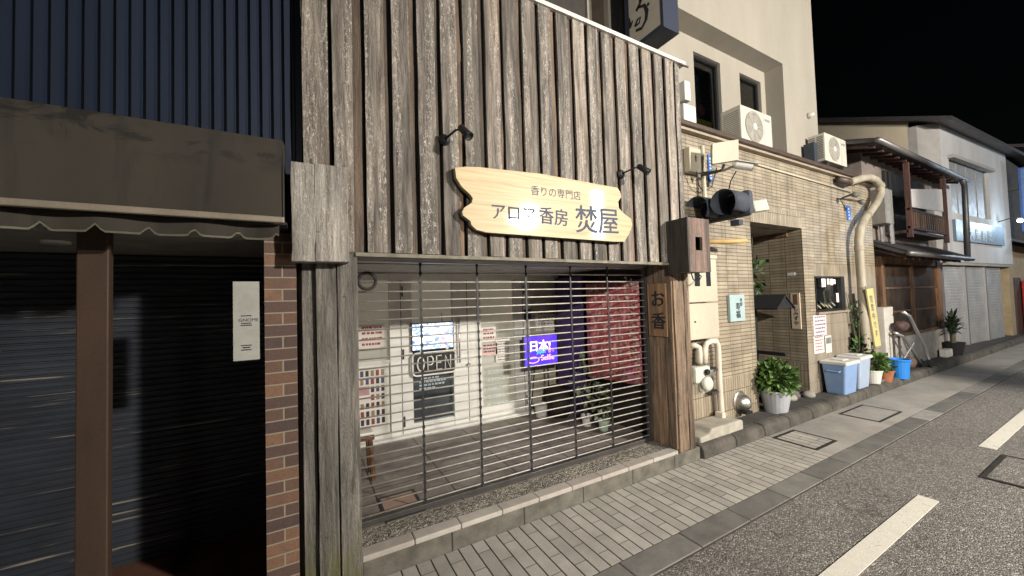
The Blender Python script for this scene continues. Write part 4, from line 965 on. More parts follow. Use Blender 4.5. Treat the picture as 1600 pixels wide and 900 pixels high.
# beige corrugated downpipe
pp = [(1330, 284), (1345, 279), (1358, 277), (1368, 281), (1375, 290), (1376, 302), (1370, 316), (1360, 330), (1350, 343), (1344, 358), (1342, 376), (1343, 400), (1346, 440), (1349, 490), (1352, 545)]
pts = [W(u, v, 2.76) for u, v in pp]; pts[-1] = Vector((pts[-2].x+.06, 2.76, .20)); fine = []
for i in range(len(pts)-1):
    for q in range(4): fine.append(pts[i].lerp(pts[i+1], q/4))
fine.append(pts[-1])
dpo = thing("downpipe", "thick beige downpipe curving out of the eave at the end of the tiled wall", "pipe", (pts[-1].x, 2.76, .118))
MB().tube(fine, .064, 14).build("pipe", paint("weathered_beige_pipe", (.40, .36, .275), .55, dirt=.4, scale=5, streak=True), dpo, smooth=True)
for q_i in (16, 30, 42): 
    d_ = (fine[q_i+1]-fine[q_i-1]).normalized(); MB().tube([fine[q_i]-d_*.035, fine[q_i]+d_*.035], .072, 14).build("pipe_collar", M_trim2, dpo, smooth=False)
MB().tube([pts[0]+Vector((-.25, .1, .04)), pts[0]+Vector((.1, .0, 0))], .06, 10).build("inlet", M_trim, dpo, smooth=True)
# electric cabinet
cb = thing("meter_cabinet", "tall cream meter cabinet with two small dark windows behind the corner post", "cabinet", (4.2, 2.84, 1.2))
yc = 2.78; q1 = W(1119, 405, yc); q2 = W(1122, 527, yc); cx0, cx1 = 3.66, q1.x; zt_c, zb_c = q1.z, q2.z; zm = W(1119, 472, yc).z
MB().box(cx0, cx1, yc, YT-.002, zb_c, zm-.006).build("lower_door", M_cream, cb, bevel=.01)
MB().box(cx0, cx1, yc, YT-.002, zm+.006, zt_c).build("upper_door", M_cream, cb, bevel=.01)
MB().box(cx1-.13, cx1+.01, yc-.012, YT-.002, zt_c+.001, zt_c+.05).build("cap", M_cream, cb, bevel=.01)
for u0, u1 in ((1085, 1094), (1103, 1111)):
    a, b_ = W(u0, 418, yc-.004), W(u1, 447, yc-.004); MB().box(a.x, b_.x, yc-.005, yc-.0005, b_.z, a.z).build("window", paint("meter_glass", (.03, .032, .04), .15), cb)
MB().lathe((W(1086, 503, yc).x, yc-.001, W(1086, 503, yc).z), [(.012, 0), (.011, .006), (.001, .007)], 12, (0, -1, 0)).build("latch", M_black, cb)
for i, (pts_, lab_) in enumerate((
    ([W(1079, 424, 2.62), W(1083, 436, 2.66), W(1090, 442, 2.70), W(1096, 432, 2.74), W(1088, 426, 2.76)], "loose dark cable loop hanging under the box with a square hole"),
    ([W(1088, 268, 2.80), W(1092, 290, 2.84), W(1100, 300, 2.86), W(1112, 292, 2.86), W(1120, 262, 2.75)], "thin cable sagging between the small meter box and the floodlight"),
    ([W(1150, 268, 2.60), W(1142, 282, 2.72), W(1138, 300, 2.84)], "thin cable dropping from the white bullet camera"))):
    tag(MB().tube(pts_, .007, 6).build("cable", M_black, None, smooth=True), lab_, "cable", "loose cables on the tiled wall")
# gas meter with pipes
gm = thing("gas_meter", "pale gas meter with thick pipes below the meter cabinet", "gas meter", (4.05, 2.8, .35))
yg = 2.74; a, b_ = W(1087, 575, yg), W(1112, 596, yg); M_gas = paint("gas_enamel", (.58, .58, .50), .45, dirt=.2)
MB().box(a.x, b_.x, yg, YT-.05, b_.z, a.z).build("body", M_gas, gm, bevel=.03)
p_ = W(1106, 600, yg-.03); MB().lathe(p_+Vector((0, .03, 0)), [(.085, 0), (.085, .035), (.06, .06), (.001, .062)], 22, (0, -1, 0)).build("bellows_cover", M_gas, gm, smooth=True)
mb = MB(); mb.box(p_.x-.07, p_.x+.07, yg-.01, yg+.06, p_.z-.11, p_.z+.1); mb.build("lower_casing", M_gas, gm, bevel=.03)
pz = W(1109, 583, yg-.02); MB().box(pz.x-.06, pz.x+.06, yg-.035, yg-.011, pz.z-.035, pz.z+.035).build("dial", M_steel, gm, bevel=.008)
MB().lathe((pz.x-.05, yg-.02, pz.z+.02), [(.035, 0), (.03, .02), (.001, .022)], 14, (0, -1, 0)).build("plug", M_blackp, gm)
def wpt(u, v, y): return W(u, v, y)
M_pipe = paint("cream_pipe", (.66, .60, .50), .5, dirt=.25)
t1 = [wpt(1079, 540, 2.86), wpt(1086, 540, 2.84), wpt(1092, 543, 2.82), wpt(1093, 552, 2.81), wpt(1093, 572, 2.81)]
t2 = [wpt(1101, 572, 2.81), wpt(1101, 545, 2.81), wpt(1103, 537, 2.81), wpt(1110, 533, 2.82), wpt(1118, 533, 2.84), wpt(1121, 539, 2.85), wpt(1122, 548, 2.85), wpt(1124, 600, 2.85), wpt(1127, 640, 2.85)]; t2.append(Vector((t2[-1].x+.005, 2.85, .24)))
MB().tube(t1, .034, 10).build("inlet_pipe", M_pipe, gm, smooth=True); MB().tube(t2, .034, 10).build("outlet_pipe", M_pipe, gm, smooth=True)
mb = MB()
for u, v in ((1093, 570), (1101, 570)): q = W(u, v, 2.81); mb.lathe(q-Vector((0, 0, .03)), [(.045, 0), (.045, .05)], 10)
mb.build("union_nut", paint("brass_grey", (.2, .19, .15), .5, .6), gm)
for v in (577, 612): q = W(1124, v, 2.85); MB().box(q.x-.16, q.x+.05, 2.84, YT, q.z-.012, q.z+.012).build("clamp", M_rail, gm)
q = W(1127, 652, 2.82); MB().box(q.x-.035, q.x+.035, 2.78, 2.88, .24, .31).build("pipe_shoe", M_pipe, gm, bevel=.01)
# concrete plinth
cp = MB(); cp.prism([(3.76, 2.63, .02), (4.58, 2.63, .02), (4.58, 2.63, .235), (4.53, 2.63, .25), (3.98, 2.63, .25), (3.93, 2.63, .20), (3.76, 2.63, .19)], (0, .29, 0))
tag(cp.build("concrete_plinth", paint("plinth_concrete", (.42, .39, .33), .85, dirt=.35, scale=7, bump=.5), None, bevel=.018), "pale concrete plinth under the gas meter by the kerb", "plinth")
# steel vent hood
q = W(1155, 627, YT); vh = thing("vent_hood", "round stainless steel vent hood low on the tiled pillar", "vent", q)
MB().lathe(q, [(.14, 0), (.14, .012), (.12, .02)], 26, (0, -1, 0)).build("flange", M_steel, vh)
mb = MB(); n, m = 20, 9; vs = []
for i in range(m+1):
    th_ = math.pi/2*i/m
    for j in range(n): ph = 2*math.pi*j/n; vs.append((q.x+.115*math.cos(th_)*math.cos(ph), q.y-.015-.135*math.sin(th_), q.z-.01*math.sin(th_)+.115*math.cos(th_)*math.sin(ph)))
mb.add(vs, [(i*n+j, i*n+(j+1) % n, (i+1)*n+(j+1) % n, (i+1)*n+j) for i in range(m) for j in range(n)]); mb.build("dome", M_steel, vh, smooth=True)
MB().box(q.x-.07, q.x+.07, q.y-.13, q.y-.03, q.z-.135, q.z-.105).build("outlet", M_black, vh)
# pale blue name plaque
a, b_ = W(1140, 461, YT-.04), W(1165, 501, YT-.04); nb = thing("name_plaque", "pale blue name plaque with brushed characters on the tiled pillar", "sign", ((a.x+b_.x)/2, YT-.02, b_.z))
MB().box(a.x, b_.x, YT-.04, YT-.003, b_.z, a.z).build("plate", paint("pale_blue_board", (.34, .45, .47), .5, dirt=.15), nb, bevel=.004)
wq = b_.x-a.x; text_mb("寿福", (a.x+wq*.36, YT-.041, b_.z+.16), (1, 0, 0), (0, 0, 1), .105, .0015, .003, vertical=True, line=1.0).build("lettering", M_ink, nb)
text_mb("季節", (a.x+wq*.66, YT-.041, b_.z+.26), (1, 0, 0), (0, 0, 1), .055, .0015, .001, vertical=True).build("lettering", M_ink, nb)
# lantern-like roofed post in the recess
sd = thing("roofed_post", "black post with a small gabled roof standing in the restaurant entrance", "post", (5.75, 3.1, .118))
ap = W(1228, 460, 2.88); xr0 = ap.x; yb0 = 3.32; zz = ap.z; le = W(1214, 482, 2.88); re_ = W(1243, 485, 2.88)
hw, dz = (re_.x-le.x)/2, zz-le.z
mb = MB(); mb.prism([(xr0, 2.88, zz), (xr0-hw, 2.88, zz-dz), (xr0-hw, 2.88, zz-dz-.02), (xr0, 2.88, zz-.025)], (0, yb0-2.88+.03, 0)); mb.prism([(xr0+.001, 2.88, zz), (xr0+.001, 2.88, zz-.025), (xr0+hw, 2.88, zz-dz-.02), (xr0+hw, 2.88, zz-dz)], (0, yb0-2.88+.03, 0))
mb.build("roof", M_blackp, sd)
MB().prism([(xr0-hw*.9, 2.90, zz-dz-.01), (xr0+hw*.9, 2.90, zz-dz-.01), (xr0, 2.90, zz-.03)], (0, .02, 0)).build("gable", M_black, sd)
MB().box(xr0-.035, xr0+.035, yb0, yb0+.06, TB, zz+.12).build("post", M_blackp, sd)
MB().box(xr0-.03, xr0+.03, yb0-.40, yb0-.001, .80, .85).build("rail", M_blackp, sd)
MB().box(xr0-.16, xr0+.16, yb0-.16, yb0+.2, TB, TB+.05).build("foot", M_blackp, sd)
# vertical sign on the recess wall
vsn = thing("vertical_sign", "tall cream sign with a dark crest and brushed characters on the entrance side wall", "sign", (RX1-.02, 3.2, 1.5))
a, b_ = WX(1236, 458, RX1-.03), WX(1251, 514, RX1-.03); y0, y1 = min(a.y, b_.y), max(a.y, b_.y); a2_ = WX(1250, 458, RX1-.03)
y0, y1 = WX(1250, 480, RX1-.03).y, WX(1236, 480, RX1-.03).y; print("VSIGN", y0, y1, a.z, b_.z)
MB().box(RX1-.03, RX1-.006, y0, y1, b_.z, a.z).build("board", paint("cream_board", (.56, .47, .36), .6, dirt=.12), vsn)
MB().box(RX1-.033, RX1-.0305, y0+(y1-y0)*.25, y0+(y1-y0)*.75, a.z-.19, a.z-.02).build("crest", M_brown, vsn)
text_mb("しみずや", (RX1-.03, y0+(y1-y0)*.80, a.z-.20-(y1-y0)*.62), (0, -1, 0), (0, 0, 1), (y1-y0)*.62, .003, .003, vertical=True, line=1.02).build("lettering", M_ink, vsn)
tag(MB().box(RX1-.02, RX1-.006, 3.05, 3.16, 2.02, 2.07).build("small_plate", M_plastic, None), "small white plate on the entrance side wall", "plate")
tag(MB().box(RX1-.02, RX1-.006, 3.42, 3.50, 2.28, 2.33).build("door_bell", M_ink, None), "small dark bell plate on the entrance side wall", "bell")
hb = thing("hanging_branch", "green leafy branch hanging inside the restaurant entrance", "plant", (6.1, 3.3, 1.6)); q = W(1178, 430, 3.4)
leaf_clump("foliage", q, .12, .12, .30, 70, .12, M_leaf2, hb, 21); MB().tube([q+Vector((0, 0, .3)), q+Vector((0, 0, RZ-.04-q.z))], .008, 5).build("cord", M_stem, hb)
# menu window
mw = thing("menu_window", "dark framed menu display window with pinned papers in the tiled wall", "display window", ((WX0+WX1)/2, YT+.05, WZ0))
t = .05; mb = MB(); y_ = YT-.015
mb.box(WX0, WX0+.02, y_, YT+.06, WZ0, WZ1).box(WX1-.14, WX1, y_, YT+.06, WZ0, WZ1).box(WX0+.02, WX1-.14, y_, YT+.06, WZ1-.03, WZ1).box(WX0+.02, WX1-.14, y_, YT+.06, WZ0, WZ0+.03); mb.build("frame", M_black, mw)
MB().box(WX0+.02, WX1-.14, YT+.10, YT+.13, WZ0+.03, WZ1-.03).build("back_panel", paint("menu_back", (.07, .065, .06), .6, dirt=.6, scale=5), mw)
mb = MB(); rnd = random.Random(4)
for i in range(6): x = WX0+.08+i*.13; mb.lathe((x, YT+.06, WZ0+.08+rnd.uniform(0, .1)), [(.001, 0), (.06, .01), (.065, .02), (.001, .022)], 12, (.2, -1, .6))
mb.build("dish", paint("dish", (.45, .40, .28), .4, dirt=.4), mw)
mb = MB()
for x, z, w_, h_ in ((WX0+.30, WZ1-.18, .15, .15), (WX0+.50, WZ1-.14, .09, .10), (WX0+.62, WZ1-.15, .10, .11), (WX0+.72, WZ1-.13, .1, .08), (WX1-.25, WZ0+.14, .09, .16)): mb.box(x, x+w_, YT+.02, YT+.022, z, z+h_)
mb.build("papers", M_paper, mw); MB().box(WX0+.02, WX1-.14, YT+.04, YT+.043, WZ0+.03, WZ1-.03).build("pane", G, mw)
MB().box(WX0-.02, WX1+.1, YT-.05, YT+.0, WZ0-.035, WZ0-.002).build("sill", M_trim2, mw)
M_pk = paint("pink_print_paper", (.62, .50, .55), .8, dirt=.12)
poster(1270, 493, 1292, 523, YT-.002, M_pk, "pinkish leaflet taped under the menu window, upper one", M_greyink, 5, "leaflet", "leaflets under the menu window")
poster(1271, 525, 1288, 550, YT-.002, M_paper, "white leaflet under the pinkish one on the tiled wall, left of a pair", M_redink, 5, "leaflet", "leaflets under the menu window")
poster(1289, 525, 1300, 550, YT-.004, M_plastic, "blank white leaflet, right of the pair below the menu window", M_greyink, 1, "leaflet", "leaflets under the menu window")

# ---------------------------------------------------------------- things on the verge
VG = .118
M_potg = paint("pale_grey_pot", (.36, .37, .40), .5, dirt=.2)
potted(5.66, 2.80, VG, .135, .19, .30, M_potg, "big pale grey pot with a bushy bright green plant beside the tiled pillar", "potted_plant",
       lambda th: (stems(th, 5.66, 2.80, VG+.2, .38, 12, .15, 5, .006), leaf_clump("foliage", (5.68, 2.80, VG+.46), .235, .22, .20, 800, .10, M_leaf, th, 31, .15, .1)), group="potted plants along the verge")
mb_r = [(6.02, 2.98, .09), (6.22, 3.0, .08), (6.40, 2.96, .085), (6.60, 3.02, .10), (6.82, 2.90, .085), (6.12, 3.1, .075)]
for i, (x, y, r_) in enumerate(mb_r):
    random.seed(40+i); lb_ = ["grey stone nearest the big pot in the row by the entrance", "rounded stone second from the big pot in the entrance row", "rounded stone third from the big pot in the entrance row", "larger rough stone fourth from the pot in the entrance row", "stone against the corner of the tiled wall", "stone behind the others in the entrance row"][i]
    tag(MB().ell((x, y, VG+r_*.45), r_*1.2, r_, r_*.7, 10, 6, .09).build("stone", M_concd if i % 2 else M_conc, None, smooth=True), lb_, "stone", "stones at the restaurant entrance")
def bin_(x0, x1, y0, y1, h, mat, lab):
    th = thing("storage_bin", lab, "plastic bin", ((x0+x1)/2, (y0+y1)/2, VG), "pale blue bins on the verge")
    mb = MB(); t = .035; bot = [(x0+t, y0+t), (x1-t, y0+t), (x1-t, y1-t), (x0+t, y1-t)]; top = [(x0, y0), (x1, y0), (x1, y1), (x0, y1)]
    mb.add([(*p, VG) for p in bot]+[(*p, VG+h) for p in top], [(3, 2, 1, 0), (4, 5, 6, 7)]+[(i, (i+1) % 4, (i+1) % 4+4, i+4) for i in range(4)]); mb.build("tub", mat, th, bevel=.025)
    MB().box(x0-.02, x1+.02, y0-.02, y1+.02, VG+h-.01, VG+h+.045).build("lid", M_plastic, th, bevel=.015)
    MB().box((x0+x1)/2-.1, (x0+x1)/2+.1, (y0+y1)/2-.08, (y0+y1)/2+.08, VG+h+.046, VG+h+.065).build("lid_grip", M_plastic, th, bevel=.008)
    MB().tube([(x0-.005, y0+.07, VG+h-.10), (x0-.025, y0+.08, VG+h-.11), (x0-.025, y1-.08, VG+h-.11), (x0-.005, y1-.07, VG+h-.10)], .012, 6).build("handle", mat, th)
M_bin = paint("pale_blue_plastic", (.20, .31, .52), .4, dirt=.12); M_bin2 = paint("grey_blue_plastic", (.33, .40, .52), .4, dirt=.12)
bin_(7.26, 7.72, 2.575, 2.89, .48, M_bin, "pale blue plastic bin with white lid nearest the menu window"); bin_(7.86, 8.30, 2.60, 2.89, .50, M_bin2, "greyer blue plastic bin with white lid behind the first bin")
wp = W(1366, 598, 2.66); potted(8.62, 2.70, VG, .10, .14, .24, M_plastic, "white pot with a green plant beside the blue bins", "potted_plant",
       lambda th: (stems(th, 8.62, 2.70, VG+.15, .3, 8, .15, 6), leaf_clump("foliage", (8.70, 2.70, VG+.36), .22, .16, .15, 380, .09, M_leaf, th, 33, .1, .1)), group="potted plants along the verge")
potted(8.98, 2.64, VG, .085, .125, .20, paint("terracotta", (.36, .13, .06), .7, dirt=.25), "terracotta pot between the white pot and the blue bucket", "potted_plant",
       lambda th: leaf_clump("foliage", (8.98, 2.64, VG+.24), .13, .12, .08, 60, .07, M_leaf2, th, 34), group="potted plants along the verge")
ts_ = thing("climbing_shrub", "tall thin dark green shrub against the wall behind the bins", "plant", (8.55, 2.84, VG))
stems(ts_, 8.52, 2.84, VG, 1.5, 10, .14, 8, .008); leaf_clump("foliage", (8.66, 2.83, VG+.55), .22, .08, .34, 300, .12, M_leaf2, ts_, 35, .2, .1); leaf_clump("foliage", (8.52, 2.84, VG+1.20), .08, .05, .26, 36, .07, M_leaf2, ts_, 36)
MB().lathe((8.53, 2.82, VG), [(.09, 0), (.12, .2), (.10, .19), (.001, .17)], 16).build("pot", M_concd, ts_)
bk = thing("blue_bucket", "bright blue plastic bucket standing on the verge beyond the pots", "bucket", (9.5, 2.58, VG))
MB().lathe((9.52, 2.60, VG), [(.12, 0), (.15, .30), (.165, .33), (.165, .35), (.15, .35), (.13, .06), (.001, .05)], 22).build("body", paint("blue_bucket_plastic", (.02, .20, .62), .35, dirt=.1), bk, smooth=False)
MB().tube([(9.52+.16*math.cos(R(t)), 2.60, VG+.34-.10*math.sin(R(t))) for t in range(0, 181, 15)], .005, 5).build("handle", M_alu, bk)
bn = thing("yellow_banner", "narrow yellow sign with dark characters leaning beside the beige downpipe", "sign", (8.9, 2.72, .2))
yb_n = 2.66; c4 = [W(1354, 452, yb_n), W(1364, 450, yb_n), W(1377, 540, yb_n), W(1368, 542, yb_n)]; c4 = [c4[3], c4[2], c4[1], c4[0]]
MB().prism(c4, (0, .02, 0)).build("panel", paint("yellow_panel", (.55, .47, .20), .6, dirt=.15), bn)
ex_ = (c4[1]-c4[0]).normalized(); ey_ = (c4[3]-c4[0]); hh = ey_.length; ey_n = ey_.normalized(); wdt = (c4[1]-c4[0]).length
mb = MB()
for i, ch in enumerate("営業中です"): mb2 = text_mb(ch, c4[0]+ey_n*(hh*(.78-.15*i))+ex_*wdt*.22, (1, 0, 0), ey_n, wdt*.55, .003, .003); mb.add(mb2.v, mb2.f)
mb.build("lettering", M_greyink, bn)
MB().tube([c4[0]+Vector((.05, .03, -.04)), c4[3]+Vector((.05, .03, .05))], .012, 6).build("pole", M_alu, bn); MB().box(c4[0].x-.02, c4[1].x+.05, 2.62, 2.80, VG, VG+.06).build("base", M_concd, bn)
lw_ = W(1386, 480, 2.86); lx0, lx1 = lw_.x-.16, lw_.x+.30
wlp = thing("low_wall_pillar", "short pale rendered wall pillar between the tiled wall and the old house", "wall", ((lx0+lx1)/2, 2.9, VG)); MB().box(lx0, lx1, 2.86, 3.0, VG, lw_.z).build("wall", paint("pale_render", (.52, .49, .44), .8, dirt=.2), wlp, bevel=.01)

# ================================================================== OLD TIMBER HOUSE
oh = thing("timber_house", "old two storey timber house with tiled eaves, balcony and dark lattice windows", "house", (12, 3.4, 0))
YH = 3.0; hx0, hx1 = 9.83, 14.25
M_tile = paint("roof_tile", (.05, .047, .05), .45, dirt=.5, scale=10); M_redw = weathered("red_brown_timber", (.02, .010, .009), (.09, .04, .032), (.12, .05, .03), 0, 'z', .4)
M_hw = paint("house_plaster", (.20, .165, .145), .85, dirt=.35, scale=3)
MB().box(hx0, hx1, YH+.05, 8, 2.42, 4.75).build("upper_wall", M_hw, oh)
MB().box(hx0, hx1, YH+.02, 7.9, VG, 2.42).build("lower_wall", M_redw, oh)
def eave(x0, x1, yf, zf, yb, zb, name, n_tile):
    mb = MB(); mb.prism([(x0, yf, zf), (x0, yb, zb), (x0, yb, zb-.06), (x0, yf, zf-.05)], (x1-x0, 0, 0)); r = mb.build(name, M_tile, oh)
    mb = MB(); st_ = (x1-x0)/n_tile
    for i in range(n_tile): x = x0+st_*(i+.5); mb.tube([(x, yf-.015, zf+.02), (x, (yf+yb)/2, (zf+zb)/2+.025), (x, yb, zb+.02)], .038, 6)
    mb.build("round_tiles", M_tile, r)
    MB().tube([(x0-.05, yf-.06, zf-.03), (x1+.05, yf-.06, zf-.03)], .05, 8).build("gutter", paint("old_gutter", (.16, .15, .15), .35, .4, dirt=.4), r, smooth=True)
    k_ = int((x1-x0)/.4)
    for i in range(k_): x = x0+.1+i*.4; MB().prism([(x, yf+.03, zf-.06), (x, yb, zb-.07), (x, yb, zb-.15), (x, yf+.03, zf-.12)], (.05, 0, 0)).build("rafter", M_redw, r)
    return r
eave(9.0, 14.66, 2.60, 4.45, 5.2, 5.25, "upper_roof", 22); eave(9.9, 14.1, 2.52, 2.44, YH+.05, 2.72, "lower_roof", 18)
gb = W(1353, 220, 2.7)
a, b_ = W(1408, 305, 2.72), W(1472, 297, 2.72); c_, d_ = W(1472, 333, 2.72), W(1412, 338, 2.72)
bx0, bx1 = 10.85, 13.35
mb = MB(); mb.box(bx0, bx1, 2.66, 2.70, 2.98, 3.03).box(bx0, bx1, 2.66, 2.70, 3.36, 3.40).box(bx0, bx0+.07, 2.64, 2.72, 2.8, 4.35).box(bx1-.07, bx1, 2.64, 2.72, 2.8, 4.35)
bl = mb.build("balcony_frame", M_redw, oh); mb = MB(); x = bx0+.12
while x < bx1-.1: mb.box(x, x+.075, 2.67, 2.69, 3.031, 3.359); x += .14
mb.build("balcony_slats", M_brown, bl); MB().box(bx0, bx1, 2.70, YH+.05, 2.90, 2.96).build("balcony_floor", M_redw, bl)
mb = MB(); mb.prism([(bx0+.08, 2.66, 3.43), (bx1-.25, 2.66, 3.52), (bx1-.25, 2.66, 4.05), (bx0+.08, 2.66, 3.80)], (0, .02, 0)); mb.build("white_board", paint("white_sheet", (.70, .66, .62), .6, dirt=.1), oh)
MB().box(bx0, bx1, YH-.0, YH+.045, 2.96, 4.3).build("balcony_window", paint("dark_glass_face", (.02, .018, .018), .8), oh)
M_gy0 = paint("grey_enamel", (.20, .19, .17), .5, dirt=.3)
ldp = MB(); 
for yy in (2.80, 2.95): ldp.tube([(10.35, yy, 2.66), (10.25, yy, 3.7)], .03, 6)
ldp.build("frame_pole", M_alu, oh); MB().box(10.0, 10.4, 2.78, YH+.04, 3.05, 3.75).build("air_conditioner", M_gy0, oh, bevel=.01)
# lattice windows downstairs
lx = [10.15, 10.30, 11.92, 12.02, 13.68, 13.95]
mb = MB(); mb.box(lx[0], lx[1], YH-.06, YH+.019, .75, 2.42).box(lx[2], lx[3], YH-.05, YH+.019, .75, 2.42).box(lx[4], lx[5], YH-.06, YH+.019, VG, 2.42).box(lx[1], lx[2], YH-.04, YH+.019, 2.28, 2.42).box(lx[3], lx[4], YH-.04, YH+.019, 2.28, 2.42)
for z in (.75, 1.25, 1.75): mb.box(lx[1], lx[2], YH-.03, YH-.01, z, z+.045); mb.box(lx[3], lx[4], YH-.03, YH-.01, z, z+.045)
mb.build("lattice_frame", M_brown, oh)
k = N("sooty_pane"); g = k.noise(k.pos((3, 1, 2)), 1.2, 4); k.col(k.ramp(g, [(.3, (.018, .012, .009)), (.7, (.075, .052, .038))])); k.rough(.35); M_soot = k.m
for q in (1, 3):
    for z in (.80, 1.30, 1.80): MB().box(lx[q], lx[q+1], YH-.005, YH+.018, z, z+.45).build("pane", M_soot, oh)
MB().box(lx[1], lx[4], YH-.10, YH+.02, VG, .74).build("plinth_wall", paint("pale_plinth", (.36, .34, .31), .85, dirt=.3), oh)
# vertical drain at the far end of its eaves
dq = [(1503, 281), (1507, 290), (1509, 330), (1512, 408)]
MB().tube([W(u, v, 2.55) for u, v in dq], .055, 8).build("drain_pipe", paint("dark_drain", (.04, .042, .045), .4), oh, smooth=True)

# ================================================================== WHITE HOUSE
def wl(x, off=0): return 2.95-.057*(x-14.66)+off
wh = thing("white_house", "white plastered house with wide upper window and closed grey shutters below", "house", (17, 4, 0))
M_wh = paint("white_plaster", (.46, .46, .47), .75, dirt=.25, scale=1.5, streak=True); M_cr = paint("cream_side", (.52, .45, .34), .85, dirt=.2, scale=1.5, streak=True); M_gy = paint("grey_plaster", (.30, .29, .28), .85, dirt=.2)
x0, x1 = 14.66, 20.0; za, zb = 6.08, 6.02
def wall_piece(xa, xb, z0, z1, name, mat, off=0, th=.15, par=None):
    mb = MB(); mb.prism([(xa, wl(xa, off), z0), (xb, wl(xb, off), z0), (xb, wl(xb, off)+th, z0), (xa, wl(xa, off)+th, z0)], (0, 0, z1-z0)); return mb.build(name, mat, par or wh)
wz0, wz1, wx0, wx1 = 3.75, 5.25, 15.15, 18.2
wall_piece(x0, x1, wz1, za, "upper_wall", M_wh); wall_piece(x0, x1, 2.42, wz0-.001, "front_wall", M_wh); wall_piece(x0, wx0, wz0, wz1-.001, "side_pier", M_wh); wall_piece(wx1, x1, wz0, wz1-.001, "side_pier", M_wh)
wn = wall_piece(wx0, wx1, wz0, wz1-.002, "window", paint("grey_window", (.22, .225, .23), .35, dirt=.3), .08, .03)
for i in range(5): xx = wx0+(wx1-wx0-.035)*i/4; wall_piece(xx, xx+.035, wz0+.002, wz1-.003, "mullion", M_gy, .068, .0115, wn)
wall_piece(wx0-.1, wx1+.1, wz1-.06, wz1+.03, "window_hood", M_gy, -.12, .119)
mb = MB(); mb.prism([(x0-.002, wl(x0), 2.4), (14.3, 3.28, 2.4), (14.3, 3.45, 2.4), (x0-.002, wl(x0)+.25, 2.4)], (0, 0, 3.68)); mb.build("corner_return", M_gy, wh)
mb = MB(); mb.prism([(14.302, 3.452, 2.4), (14.302, 9.5, 2.4), (14.302, 9.5, 8.6), (14.302, 6.4, 7.55), (14.302, 3.452, 6.25)], (.14, 0, 0)); mb.build("side_wall", M_cr, wh)
mb = MB(); ov = .35
mb.prism([(14.0, 2.6, 5.98), (14.0, 9.5, 8.92), (14.0, 9.5, 8.78), (14.0, 2.6, 5.88)], (6.5, -.31, 0)); mb.build("roof", M_tile, wh)
wall_piece(14.55, 20.0, VG-.1, 2.42, "ground_wall", M_gy, .3, .1)
for i in range(3):
    xa = 14.75+i*1.62
    k = None
    mb = MB(); vs = []; z = .03; n = 0
    while z < 2.3:
        for dz, dy in ((0, 0), (.01, -.004), (.07, -.004), (.08, 0)): vs += [(xa, wl(xa, .17)+dy, z+dz), (xa+1.52, wl(xa+1.52, .17)+dy, z+dz)]; n += 1
        z += .085
    mb.add(vs, [(2*j, 2*j+1, 2*j+3, 2*j+2) for j in range(n-1)]); mb.build("roller_shutter", paint("grey_shutter", (.38, .38, .38), .5, .2, dirt=.3, scale=2), wh)
    wall_piece(xa-.09, xa-.005, .02, 2.38, "shutter_rail", M_alu, .12, .1)
wall_piece(x0+.1, x1, 2.34, 2.419, "overhang_soffit", M_gy, .02, .28)
# lit sign band on its wall
sg = thing("wall_sign_band", "bluish sign band with pale lettering under the white house's upper window", "sign", (17, wl(17), 3.1))
sx0, sx1, sz0, sz1 = 15.1, 19.0, 2.98, 3.55
wall_piece(sx0, sx1, sz0, sz1, "panel", paint("dusk_blue_panel", (.12, .17, .23), .35, dirt=.3), -.06, .055, sg)
mb2 = text_mb("大衆割烹", Vector((16.0, wl(16.0, -.065), 3.08)), (1, -.057, 0), (0, 0, 1), .38, .006, .004, space=1.6); mb2.build("lettering", paint("pale_letter", (.5, .58, .62), .4), sg)
# sign lamp at its far end (it shines in the photo)
sl2 = thing("sign_lamp", "small bright white lamp over the far end of the bluish sign band", "lamp", (18.75, 2.4, 3.75))
MB().tube([(18.8, wl(18.8), 3.72), (18.75, wl(18.75)-.30, 3.80), (18.75, wl(18.75)-.40, 3.74)], .015, 6).build("arm", M_rail, sl2)
MB().ell((18.75, wl(18.75)-.42, 3.68), .06, .06, .06).build("bulb", emit("cool_bulb", (.72, .90, 1), 25), sl2)
ld = bpy.data.lights.new("sign_lamp_light", 'POINT'); ld.energy = 40; ld.color = (.65, .85, 1); ld.shadow_soft_size = .08
lo = bpy.data.objects.new("sign_lamp_light", ld); COL.objects.link(lo); lo.location = (18.72, wl(18.75)-.62, 3.62)

# ================================================================== BEYOND
yh = thing("yellow_house", "dim ochre house with dark upper floor at the far right edge", "house", (23, 3.5, 0))
M_och = paint("ochre_plaster", (.36, .28, .17), .85, dirt=.3)
MB().box(20.05, 27, 2.75, 8, .05, 3.1).build("lower_wall", M_och, yh); MB().box(20.05, 27, 2.85, 8, 3.1, 6.2).build("upper_wall", paint("dark_boarding", (.05, .035, .028), .8), yh)
mb = MB(); mb.prism([(20.02, 2.2, 3.05), (20.02, 2.85, 3.35), (20.02, 2.85, 3.28), (20.02, 2.2, 2.98)], (7, 0, 0)); mb.build("lower_roof", M_tile, yh)
mb = MB(); mb.prism([(20.02, 2.2, 6.2), (20.02, 5.5, 7.4), (20.02, 5.5, 7.3), (20.02, 2.2, 6.1)], (7, 0, 0)); mb.build("upper_roof", M_tile, yh)
MB().box(20.6, 21.6, 2.72, 2.76, .06, 2.0).build("door", paint("dark_door", (.06, .045, .04), .6), yh)
vm = thing("vending_machine", "red vending machine at the far right edge of the street", "vending machine", (21.9, 2.4, .1))
MB().box(21.4, 22.4, 2.15, 2.70, .1, 1.9).build("cabinet", paint("red_enamel", (.42, .03, .025), .4), vm, bevel=.03); MB().box(21.5, 22.3, 2.13, 2.149, 1.0, 1.75).build("display", paint("vm_display", (.3, .3, .32), .3), vm)
